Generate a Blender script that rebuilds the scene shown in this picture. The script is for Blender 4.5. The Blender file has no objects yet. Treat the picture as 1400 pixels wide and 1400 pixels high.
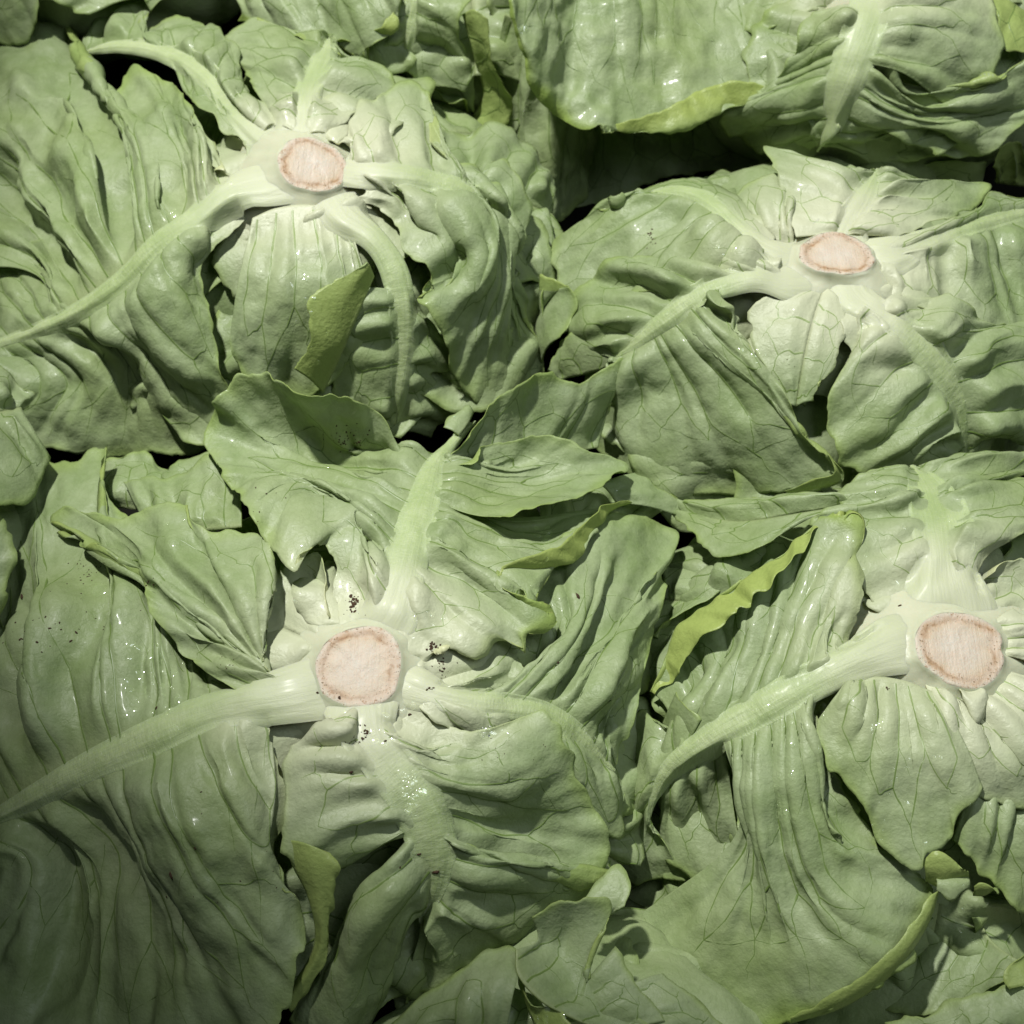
import bpy, math, random
import numpy as np
from mathutils import Vector
from mathutils.bvhtree import BVHTree

# ------------------------------------------------------------------ camera, world, lamps, exposure
SC = bpy.context.scene
COL = SC.collection
PITCH = math.radians(28.0)
FOV = math.radians(38.0)
DIST = 53.6                                     # cm from the lens to the middle of the picture
FPX = 700.0 / math.tan(FOV / 2)
CAM = np.array([0.0, -DIST * math.sin(PITCH), DIST * math.cos(PITCH)])
cam_d = bpy.data.cameras.new('camera')
cam_d.sensor_fit = 'HORIZONTAL'
cam_d.angle = FOV
cam_d.clip_start = 0.02
cam_d.clip_end = 20
cam_d.dof.use_dof = True
cam_d.dof.focus_distance = 0.515
cam_d.dof.aperture_fstop = 19.0
cam_o = bpy.data.objects.new('camera', cam_d)
COL.objects.link(cam_o)
cam_o.location = CAM * 0.01
cam_o.rotation_euler = (PITCH, 0, 0)
SC.camera = cam_o

world = bpy.data.worlds.new('World')
SC.world = world
world.use_nodes = True
bg = world.node_tree.nodes['Background']
bg.inputs['Color'].default_value = (0.85, 0.95, 1.0, 1)
bg.inputs['Strength'].default_value = 0.065


def lamp(name, kind, loc, aim, energy, color, **kw):
    d = bpy.data.lights.new(name, kind)
    d.energy = energy
    d.color = color
    for k, v in kw.items():
        setattr(d, k, v)
    o = bpy.data.objects.new(name, d)
    COL.objects.link(o)
    o.location = loc
    o.rotation_euler = (Vector(aim) - Vector(loc)).to_track_quat('-Z', 'Y').to_euler()
    return o


lamp('market_lamp', 'SPOT', (-0.42, 0.62, 1.50), (0.06, 0.195, 0.0), 158.0, (1.0, 0.99, 0.97),
     spot_size=math.radians(26.0), spot_blend=0.5, shadow_soft_size=0.04)
lamp('ceiling_light', 'AREA', (0.62, -0.10, 1.15), (0.16, -0.06, 0), 3.2, (0.86, 0.95, 1.0), size=0.6)

SC.view_settings.view_transform = 'Standard'
SC.view_settings.look = 'None'
SC.view_settings.gamma = 1.0
SC.view_settings.exposure = 0.0
SC.view_settings.use_curve_mapping = False
SC.cycles.use_denoising = True
SC.cycles.max_bounces = 10
SC.cycles.transmission_bounces = 8
SC.cycles.transparent_max_bounces = 8

# ------------------------------------------------------------------ maths helpers (centimetres)
RNG = random.Random(7)


def at(px, py, z):
    """the point at height z (cm) that the photograph shows at pixel px, py"""
    a, b = (px - 700) / FPX, (700 - py) / FPX
    s, c = math.sin(PITCH), math.cos(PITCH)
    d = np.array([a, s + b * c, -c + b * s])
    k = (z - CAM[2]) / d[2]
    return CAM + d * k


def knots(P):
    ch = np.linalg.norm(np.diff(P, axis=0), axis=-1)
    return np.concatenate([[0], np.cumsum(np.maximum(ch, 1e-4) ** 0.75)])


def hermite(P, n_out, T=None):
    """Catmull-Rom through the rows of P (k, m) with chord-length knots"""
    k = len(P)
    if T is None:
        ch = np.linalg.norm(np.diff(P, axis=0), axis=-1)
        if ch.ndim > 1:
            ch = ch.mean(axis=tuple(range(1, ch.ndim)))
        T = np.concatenate([[0], np.cumsum(np.maximum(ch, 1e-4) ** 0.75)])
    M = np.zeros_like(P)
    for i in range(k):
        if i == 0:
            M[i] = (P[1] - P[0]) / (T[1] - T[0])
        elif i == k - 1:
            M[i] = (P[-1] - P[-2]) / (T[-1] - T[-2])
        else:
            h0, h1 = T[i] - T[i - 1], T[i + 1] - T[i]
            d0, d1 = (P[i] - P[i - 1]) / h0, (P[i + 1] - P[i]) / h1
            M[i] = (d0 * h1 + d1 * h0) / (h0 + h1)
    s = np.linspace(T[0], T[-1], n_out) if np.isscalar(n_out) else n_out
    idx = np.clip(np.searchsorted(T, s, side='right') - 1, 0, k - 2)
    h = (T[idx + 1] - T[idx])
    x = (s - T[idx]) / h
    sh = (-1,) + (1,) * (P.ndim - 1)
    x, h = x.reshape(sh), h.reshape(sh)
    x2, x3 = x * x, x * x * x
    return ((2 * x3 - 3 * x2 + 1) * P[idx] + (x3 - 2 * x2 + x) * h * M[idx]
            + (-2 * x3 + 3 * x2) * P[idx + 1] + (x3 - x2) * h * M[idx + 1])


def arclen(P):
    return np.concatenate([[0], np.cumsum(np.linalg.norm(np.diff(P, axis=0), axis=1))])


def resample(P, n, lo=0.0, hi=1.0):
    P = np.asarray(P, float)
    D = hermite(P, 40 * len(P)) if len(P) > 2 else np.linspace(P[0], P[-1], 60)
    L = arclen(D)
    s = np.linspace(lo * L[-1], hi * L[-1], n)
    return np.stack([np.interp(s, L, D[:, i]) for i in range(3)], 1)


def sstep(a, b, x):
    x = np.clip((x - a) / (b - a), 0, 1)
    return x * x * (3 - 2 * x)


def _hash(i, j, k, seed):
    h = (i * 374761393 + j * 668265263 + k * 2147483647 + seed * 1442695041) & 0xFFFFFFFF
    h = ((h ^ (h >> 13)) * 1274126177) & 0xFFFFFFFF
    h = (h ^ (h >> 16)) & 0xFFFFFFFF
    return h.astype(np.float64) / 2147483648.0 - 1.0


def noise3(P, scale, seed=0):
    """smooth value noise in -1..1 of the points P (..., 3); scale = size of a lump"""
    Q = P / scale + 1000.0
    I = np.floor(Q).astype(np.int64)
    F = Q - I
    F = F * F * F * (F * (F * 6 - 15) + 10)
    out = 0
    for a in (0, 1):
        wa = F[..., 0] if a else 1 - F[..., 0]
        for b in (0, 1):
            wb = F[..., 1] if b else 1 - F[..., 1]
            for c in (0, 1):
                wc = F[..., 2] if c else 1 - F[..., 2]
                out = out + wa * wb * wc * _hash(I[..., 0] + a, I[..., 1] + b, I[..., 2] + c, seed)
    return out


def noise1(x, seed=0):
    z = np.zeros_like(x)
    return noise3(np.stack([x, z + 3.3, z + seed * 7.7], -1), 1.0, seed)


def normals(G):
    du = np.gradient(G, axis=0)
    dv = np.gradient(G, axis=1)
    n = np.cross(du, dv)
    return n / np.maximum(np.linalg.norm(n, axis=-1, keepdims=True), 1e-9)


# ------------------------------------------------------------------ materials
def new_mat(name):
    m = bpy.data.materials.new(name)
    m.use_nodes = True
    nt = m.node_tree
    nt.nodes.clear()
    return m, nt


def nd(nt, kind, **kw):
    n = nt.nodes.new(kind)
    for k, v in kw.items():
        if k.startswith('i_'):
            n.inputs[k[2:].replace('_', ' ')].default_value = v
        else:
            setattr(n, k, v)
    return n


def mixc(nt, fac, a, b, mode='MIX'):
    n = nt.nodes.new('ShaderNodeMix')
    n.data_type = 'RGBA'
    n.blend_type = mode
    for sock, v in ((n.inputs[0], fac), (n.inputs[6], a), (n.inputs[7], b)):
        if hasattr(v, 'is_output') or isinstance(v, bpy.types.NodeSocket):
            nt.links.new(v, sock)
        elif isinstance(v, (int, float)):
            sock.default_value = v
        else:
            sock.default_value = (*v, 1)
    return n.outputs[2]


def mathn(nt, op, a, b=0.0, c=None, clamp=False):
    n = nt.nodes.new('ShaderNodeMath')
    n.operation = op
    n.use_clamp = clamp
    for i, v in enumerate((a, b) if c is None else (a, b, c)):
        if isinstance(v, bpy.types.NodeSocket):
            nt.links.new(v, n.inputs[i])
        else:
            n.inputs[i].default_value = v
    return n.outputs[0]


def noise_node(nt, vec, scale, detail=3.0, rough=0.55, lo=None, hi=None):
    n = nt.nodes.new('ShaderNodeTexNoise')
    n.inputs['Scale'].default_value = scale
    n.inputs['Detail'].default_value = detail
    n.inputs['Roughness'].default_value = rough
    nt.links.new(vec, n.inputs['Vector'])
    o = n.outputs['Fac']
    if lo is not None:
        r = nt.nodes.new('ShaderNodeMapRange')
        r.interpolation_type = 'SMOOTHSTEP'
        r.inputs['From Min'].default_value = lo
        r.inputs['From Max'].default_value = hi
        nt.links.new(o, r.inputs['Value'])
        o = r.outputs['Result']
    return o


def bump(nt, height, strength, dist, prev=None):
    b = nt.nodes.new('ShaderNodeBump')
    b.inputs['Strength'].default_value = strength
    b.inputs['Distance'].default_value = dist
    nt.links.new(height, b.inputs['Height'])
    if prev is not None:
        nt.links.new(prev, b.inputs['Normal'])
    return b.outputs['Normal']


def leaf_material(name, pale, deep, margin, cream, through, trans, rough, wet):
    m, nt = new_mat(name)
    tc = nt.nodes.new('ShaderNodeTexCoord')
    obj = tc.outputs['Object']
    at_ = nd(nt, 'ShaderNodeAttribute', attribute_name='mask')
    sep = nt.nodes.new('ShaderNodeSeparateColor')
    nt.links.new(at_.outputs['Color'], sep.inputs[0])
    white, edge, ribn = sep.outputs[0], sep.outputs[1], sep.outputs[2]
    n1 = noise_node(nt, obj, 34, 4, 0.6, 0.33, 0.68)
    n2 = noise_node(nt, obj, 170, 3, 0.6, 0.3, 0.7)
    c = mixc(nt, n1, pale, deep)
    c = mixc(nt, mathn(nt, 'MULTIPLY', n2, 0.35), c, [x * 1.12 for x in pale])
    n3 = noise_node(nt, obj, 17, 2, 0.5, 0.42, 0.72)
    c = mixc(nt, mathn(nt, 'MULTIPLY', n3, 0.30), c, [0.40, 0.480, 0.185])
    c = mixc(nt, edge, c, margin)
    c = mixc(nt, mathn(nt, 'MULTIPLY', ribn, 0.6), c, [0.42, 0.49, 0.22])
    c = mixc(nt, white, c, cream)
    # faint bruising and dull blotches
    br = noise_node(nt, obj, 90, 5, 0.7, 0.66, 0.80)
    c = mixc(nt, mathn(nt, 'MULTIPLY', br, 0.22), c, [0.26, 0.20, 0.11])
    # fine reticulate net between the veins
    vo = nt.nodes.new('ShaderNodeTexVoronoi')
    vo.feature = 'DISTANCE_TO_EDGE'
    vo.inputs['Scale'].default_value = 300
    wob = nt.nodes.new('ShaderNodeTexNoise')
    wob.inputs['Scale'].default_value = 120
    nt.links.new(obj, wob.inputs['Vector'])
    mv = mixc(nt, 0.012, obj, wob.outputs['Color'])
    nt.links.new(mv, vo.inputs['Vector'])
    net = nt.nodes.new('ShaderNodeMapRange')
    net.interpolation_type = 'SMOOTHSTEP'
    net.inputs['From Min'].default_value = 0.0
    net.inputs['From Max'].default_value = 0.11
    net.inputs['To Min'].default_value = 1.0
    net.inputs['To Max'].default_value = 0.0
    nt.links.new(vo.outputs['Distance'], net.inputs['Value'])
    netf = mathn(nt, 'MULTIPLY', net.outputs['Result'], mathn(nt, 'SUBTRACT', 1.0, white))
    c = mixc(nt, mathn(nt, 'MULTIPLY', netf, 0.14), c, [0.17, 0.25, 0.06])
    b1 = noise_node(nt, obj, 260, 4, 0.6)
    b2 = noise_node(nt, obj, 1150, 3, 0.6)
    nrm = bump(nt, b1, 0.27, 0.0016)
    b3 = noise_node(nt, obj, 620, 2, 0.5)
    nrm = bump(nt, b3, 0.26, 0.0008, nrm)
    nrm = bump(nt, b2, 0.20, 0.0004, nrm)
    nrm = bump(nt, net.outputs['Result'], 0.06, 0.0006, nrm)
    wetm = noise_node(nt, obj, 48, 3, 0.6, 0.50, 0.66)
    p = nt.nodes.new('ShaderNodeBsdfPrincipled')
    nt.links.new(c, p.inputs['Base Color'])
    nt.links.new(nrm, p.inputs['Normal'])
    rr = mathn(nt, 'MULTIPLY_ADD', b1, 0.22, rough - 0.11)
    nt.links.new(rr, p.inputs['Roughness'])
    p.inputs['Specular IOR Level'].default_value = 0.40
    p.inputs['Coat Roughness'].default_value = 0.13
    p.inputs['Coat IOR'].default_value = 1.33
    nt.links.new(mathn(nt, 'MULTIPLY', wetm, wet), p.inputs['Coat Weight'])
    t = nt.nodes.new('ShaderNodeBsdfTranslucent')
    tc_ = mixc(nt, white, through, [0.62, 0.66, 0.42])
    nt.links.new(tc_, t.inputs['Color'])
    nt.links.new(nrm, t.inputs['Normal'])
    ms = nt.nodes.new('ShaderNodeMixShader')
    nt.links.new(mathn(nt, 'MULTIPLY_ADD', white, -0.75 * trans, trans), ms.inputs[0])
    nt.links.new(p.outputs[0], ms.inputs[1])
    nt.links.new(t.outputs[0], ms.inputs[2])
    out = nt.nodes.new('ShaderNodeOutputMaterial')
    nt.links.new(ms.outputs[0], out.inputs['Surface'])
    return m


MAT = {}
MAT['leaf_outer'] = leaf_material('leaf_outer', (0.415, 0.500, 0.268), (0.290, 0.388, 0.160), (0.35, 0.48, 0.10),
                                  (0.55, 0.575, 0.39), (0.30, 0.44, 0.07), 0.32, 0.46, 0.45)
MAT['leaf_inner'] = leaf_material('leaf_inner', (0.355, 0.450, 0.150), (0.265, 0.365, 0.105), (0.40, 0.49, 0.13),
                                  (0.62, 0.63, 0.38), (0.30, 0.46, 0.05), 0.24, 0.42, 0.4)


def rib_material():
    m, nt = new_mat('midrib_flesh')
    tc = nt.nodes.new('ShaderNodeTexCoord')
    obj = tc.outputs['Object']
    uvn = nd(nt, 'ShaderNodeUVMap', uv_map='flow')
    mp = nt.nodes.new('ShaderNodeMapping')
    mp.inputs['Scale'].default_value = (1.0, 0.30, 1.0)
    nt.links.new(uvn.outputs[0], mp.inputs['Vector'])
    mp2 = nt.nodes.new('ShaderNodeMapping')
    mp2.inputs['Scale'].default_value = (0.06, 1.0, 1.0)
    nt.links.new(uvn.outputs[0], mp2.inputs['Vector'])
    at_ = nd(nt, 'ShaderNodeAttribute', attribute_name='mask')
    sep = nt.nodes.new('ShaderNodeSeparateColor')
    nt.links.new(at_.outputs['Color'], sep.inputs[0])
    white, side, rough_a = sep.outputs[0], sep.outputs[1], sep.outputs[2]
    n1 = noise_node(nt, obj, 60, 3, 0.6, 0.3, 0.7)
    c = mixc(nt, n1, [0.42, 0.495, 0.262], [0.315, 0.40, 0.175])
    streak = noise_node(nt, mp2.outputs[0], 9, 3, 0.6, 0.35, 0.7)
    c = mixc(nt, mathn(nt, 'MULTIPLY', streak, 0.3), c, [0.30, 0.40, 0.13])
    c = mixc(nt, mathn(nt, 'MULTIPLY', side, 0.85), c, [0.355, 0.445, 0.215])
    c = mixc(nt, white, c, [0.52, 0.545, 0.37])
    wr = noise_node(nt, mp.outputs[0], 8.5, 3, 0.65)
    fz = noise_node(nt, obj, 900, 3, 0.7)
    fleck = noise_node(nt, mp.outputs[0], 14, 2, 0.6, 0.58, 0.72)
    c = mixc(nt, mathn(nt, 'MULTIPLY', mathn(nt, 'MULTIPLY', fleck, rough_a), 0.5), c, [0.55, 0.60, 0.38])
    nrm = bump(nt, mathn(nt, 'MULTIPLY', wr, rough_a), 0.26, 0.0016)
    nrm = bump(nt, streak, 0.18, 0.0006, nrm)
    nrm = bump(nt, fz, 0.3, 0.0003, nrm)
    p = nt.nodes.new('ShaderNodeBsdfPrincipled')
    nt.links.new(c, p.inputs['Base Color'])
    nt.links.new(nrm, p.inputs['Normal'])
    p.inputs['Roughness'].default_value = 0.55
    p.inputs['Subsurface Weight'].default_value = 0.35
    p.inputs['Subsurface Radius'].default_value = (1.0, 1.1, 0.45)
    p.inputs['Subsurface Scale'].default_value = 0.0035
    p.inputs['Coat Weight'].default_value = 0.05
    p.inputs['Coat Roughness'].default_value = 0.2
    out = nt.nodes.new('ShaderNodeOutputMaterial')
    nt.links.new(p.outputs[0], out.inputs['Surface'])
    return m


MAT['rib'] = rib_material()


def plain(name, color, rough=0.5, spec=0.4, sub=0.0, var=None, nscale=200.0, bmp=0.3, bdist=0.0006, coat=0.0):
    m, nt = new_mat(name)
    tc = nt.nodes.new('ShaderNodeTexCoord')
    p = nt.nodes.new('ShaderNodeBsdfPrincipled')
    n = noise_node(nt, tc.outputs['Object'], nscale, 4, 0.6)
    c = mixc(nt, n, color, var or [x * 0.6 for x in color])
    nt.links.new(c, p.inputs['Base Color'])
    nt.links.new(bump(nt, n, bmp, bdist), p.inputs['Normal'])
    p.inputs['Roughness'].default_value = rough
    p.inputs['Specular IOR Level'].default_value = spec
    p.inputs['Subsurface Weight'].default_value = sub
    p.inputs['Subsurface Radius'].default_value = (1.0, 0.7, 0.5)
    p.inputs['Subsurface Scale'].default_value = 0.004
    p.inputs['Coat Weight'].default_value = coat
    p.inputs['Coat Roughness'].default_value = 0.15
    out = nt.nodes.new('ShaderNodeOutputMaterial')
    nt.links.new(p.outputs[0], out.inputs['Surface'])
    return m


def vein_material():
    m, nt = new_mat('leaf_vein')
    tc = nt.nodes.new('ShaderNodeTexCoord')
    n = noise_node(nt, tc.outputs['Object'], 200, 3, 0.6)
    c = mixc(nt, n, [0.105, 0.170, 0.036], [0.17, 0.245, 0.065])
    a = nd(nt, 'ShaderNodeAttribute', attribute_name='mask')
    c = mixc(nt, mathn(nt, 'MULTIPLY', a.outputs['Fac'], 0.7), c, [0.34, 0.42, 0.18])
    p = nt.nodes.new('ShaderNodeBsdfPrincipled')
    nt.links.new(c, p.inputs['Base Color'])
    p.inputs['Roughness'].default_value = 0.4
    out = nt.nodes.new('ShaderNodeOutputMaterial')
    nt.links.new(p.outputs[0], out.inputs['Surface'])
    return m


MAT['vein'] = vein_material()
MAT['soil'] = plain('dark_soil', (0.030, 0.018, 0.010), 0.85, 0.2, var=(0.085, 0.05, 0.028), nscale=700)
MAT['tray'] = plain('dark_tray', (0.006, 0.007, 0.005), 0.95, 0.05, var=(0.014, 0.014, 0.010), nscale=60)
MAT['core'] = plain('stem_flesh', (0.58, 0.58, 0.42), 0.40, 0.45, sub=0.35, var=(0.50, 0.53, 0.35), nscale=140, bmp=0.35, bdist=0.0012, coat=0.2)


def cut_material():
    m, nt = new_mat('cut_stem_face')
    tc = nt.nodes.new('ShaderNodeTexCoord')
    oi = nt.nodes.new('ShaderNodeObjectInfo')
    vm = nt.nodes.new('ShaderNodeVectorMath')
    vm.operation = 'MULTIPLY_ADD'
    vm.inputs[1].default_value = (7.3, 5.1, 3.7)
    nt.links.new(oi.outputs['Location'], vm.inputs[0])
    nt.links.new(tc.outputs['Object'], vm.inputs[2])
    obj = vm.outputs[0]
    uvn = nd(nt, 'ShaderNodeUVMap', uv_map='flow')
    sx = nt.nodes.new('ShaderNodeSeparateXYZ')
    nt.links.new(uvn.outputs[0], sx.inputs[0])
    r = sx.outputs['X']                                    # 0 in the middle, 1 at the rim
    w = noise_node(nt, obj, 330, 4, 0.6)
    w2 = noise_node(nt, obj, 110, 3, 0.5)
    rr = mathn(nt, 'ADD', r, mathn(nt, 'MULTIPLY_ADD', w, 0.16, -0.08))
    rr = mathn(nt, 'ADD', rr, mathn(nt, 'MULTIPLY_ADD', w2, 0.34, -0.17))
    ramp = nt.nodes.new('ShaderNodeValToRGB')
    cr = ramp.color_ramp
    stops = [(0.0, (0.60, 0.55, 0.46)), (0.40, (0.58, 0.52, 0.42)), (0.66, (0.55, 0.46, 0.33)),
             (0.74, (0.52, 0.38, 0.24)), (0.80, (0.30, 0.165, 0.065)), (0.86, (0.47, 0.33, 0.20)),
             (0.93, (0.54, 0.45, 0.34)), (1.0, (0.56, 0.54, 0.41))]
    while len(cr.elements) < len(stops):
        cr.elements.new(0.5)
    for e, (pos, c) in zip(cr.elements, stops):
        e.position = pos
        e.color = (*c, 1)
    nt.links.new(rr, ramp.inputs[0])
    blot = noise_node(nt, obj, 210, 3, 0.6, 0.38, 0.66)
    soft = mixc(nt, mathn(nt, 'MULTIPLY', blot, 0.6), ramp.outputs[0], [0.57, 0.46, 0.34])
    brk = noise_node(nt, obj, 130, 2, 0.5, 0.36, 0.62)
    soft = mixc(nt, mathn(nt, 'MULTIPLY', brk, 0.6), soft, [0.59, 0.50, 0.39])
    ring2 = nt.nodes.new('ShaderNodeMapRange')
    ring2.inputs['From Min'].default_value = 0.70
    ring2.inputs['From Max'].default_value = 0.86
    nt.links.new(r, ring2.inputs['Value'])
    rust = noise_node(nt, obj, 420, 4, 0.7, 0.54, 0.68)
    soft = mixc(nt, mathn(nt, 'MULTIPLY', mathn(nt, 'MULTIPLY', rust, ring2.outputs[0]), 0.75), soft, [0.33, 0.18, 0.08])
    sp = noise_node(nt, obj, 1100, 2, 0.5, 0.62, 0.70)
    ringm = nt.nodes.new('ShaderNodeMapRange')
    ringm.inputs['From Min'].default_value = 0.62
    ringm.inputs['From Max'].default_value = 0.80
    nt.links.new(r, ringm.inputs['Value'])
    c = mixc(nt, mathn(nt, 'MULTIPLY', mathn(nt, 'MULTIPLY', sp, ringm.outputs[0]), 0.8), soft, [0.14, 0.08, 0.02])
    p = nt.nodes.new('ShaderNodeBsdfPrincipled')
    nt.links.new(c, p.inputs['Base Color'])
    n2 = noise_node(nt, obj, 700, 4, 0.7)
    km = nt.nodes.new('ShaderNodeMapping')
    km.inputs['Rotation'].default_value = (0, 0, 0.6)
    km.inputs['Scale'].default_value = (1.0, 0.06, 1.0)
    nt.links.new(obj, km.inputs['Vector'])
    kn = noise_node(nt, km.outputs[0], 900, 2, 0.6)
    nrm = bump(nt, n2, 0.5, 0.0008)
    nrm = bump(nt, kn, 0.45, 0.0006, nrm)
    nt.links.new(nrm, p.inputs['Normal'])
    p.inputs['Roughness'].default_value = 0.5
    p.inputs['Subsurface Weight'].default_value = 0.3
    p.inputs['Subsurface Radius'].default_value = (1.0, 0.6, 0.4)
    p.inputs['Subsurface Scale'].default_value = 0.004
    out = nt.nodes.new('ShaderNodeOutputMaterial')
    nt.links.new(p.outputs[0], out.inputs['Surface'])
    return m


MAT['cut'] = cut_material()


def water_material():
    m, nt = new_mat('water_drop')
    gl = nd(nt, 'ShaderNodeBsdfGlossy', i_Roughness=0.10)
    gl.inputs['Color'].default_value = (0.14, 0.14, 0.14, 1)
    tr = nt.nodes.new('ShaderNodeBsdfTransparent')
    ms = nt.nodes.new('ShaderNodeAddShader')
    nt.links.new(tr.outputs[0], ms.inputs[0])
    nt.links.new(gl.outputs[0], ms.inputs[1])
    out = nt.nodes.new('ShaderNodeOutputMaterial')
    nt.links.new(ms.outputs[0], out.inputs['Surface'])
    return m


MAT['water'] = water_material()


# ------------------------------------------------------------------ mesh building
def link_mesh(name, V, F, mats, parent=None, origin=(0, 0, 0), midx=None, mask=None, uv=None, smooth=True):
    """V in cm; one mesh object"""
    me = bpy.data.meshes.new(name)
    V = (np.asarray(V, float) - np.asarray(origin, float)) * 0.01
    F = np.asarray(F, np.int32)
    nv, nf, k = len(V), len(F), F.shape[1]
    me.vertices.add(nv)
    me.vertices.foreach_set('co', V.astype(np.float32).ravel())
    me.loops.add(nf * k)
    me.loops.foreach_set('vertex_index', F.ravel())
    me.polygons.add(nf)
    me.polygons.foreach_set('loop_start', np.arange(0, nf * k, k, dtype=np.int32))
    me.polygons.foreach_set('loop_total', np.full(nf, k, np.int32))
    for mt in mats:
        me.materials.append(MAT[mt])
    if midx is not None:
        me.polygons.foreach_set('material_index', np.asarray(midx, np.int32))
    me.update(calc_edges=True)
    me.polygons.foreach_set('use_smooth', np.full(nf, smooth))
    if mask is not None:
        a = me.color_attributes.new('mask', 'FLOAT_COLOR', 'POINT')
        a.data.foreach_set('color', np.asarray(mask, np.float32).ravel())
    if uv is not None:
        u = me.uv_layers.new(name='flow')
        u.data.foreach_set('uv', np.asarray(uv, np.float32)[F.ravel()].ravel())
    me.validate()
    o = bpy.data.objects.new(name, me)
    COL.objects.link(o)
    if parent is not None:
        o.parent = parent
    return o


def grid_faces(nu, nt, off=0, flip=False):
    i, j = np.meshgrid(np.arange(nu - 1), np.arange(nt - 1), indexing='ij')
    a = (i * nt + j).ravel() + off
    q = np.stack([a, a + nt, a + nt + 1, a + 1], 1)
    return q[:, ::-1] if flip else q


HEADS = {}


class Head:
    def __init__(self, key, px, py, z0, label, drop=0.030, r=1.5, tilt=(0, 0)):
        self.c = at(px, py, z0)
        self.z0, self.r, self.tilt, self.drop = z0, r, tilt, drop
        self.floor = -10.5
        self.o = bpy.data.objects.new('lettuce_head', None)
        self.org = np.array([self.c[0], self.c[1], self.floor])
        self.o.location = self.org * 0.01
        self.o.empty_display_size = 0.02
        COL.objects.link(self.o)
        self.o['label'] = label
        self.o['category'] = 'lettuce'
        self.o['group'] = 'lettuce heads packed stem up'
        HEADS[key] = self

    def dome(self, d):
        return self.z0 - 0.38 - np.minimum(self.drop * d * d, 6.5)

    def pt(self, p):
        x, y = p[0], p[1]
        dz = p[2] if len(p) > 2 else 0.0
        q = at(x, y, self.z0 - 1.0)
        d = math.hypot(q[0] - self.c[0], q[1] - self.c[1])
        return at(x, y, float(self.dome(d)) + dz)

    def pts(self, L):
        return np.array([self.pt(p) for p in L])

    def radial(self, ang, r, dz):
        return np.array([self.c[0] + r * math.cos(ang), self.c[1] + r * math.sin(ang), float(self.dome(r)) + dz])


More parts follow.
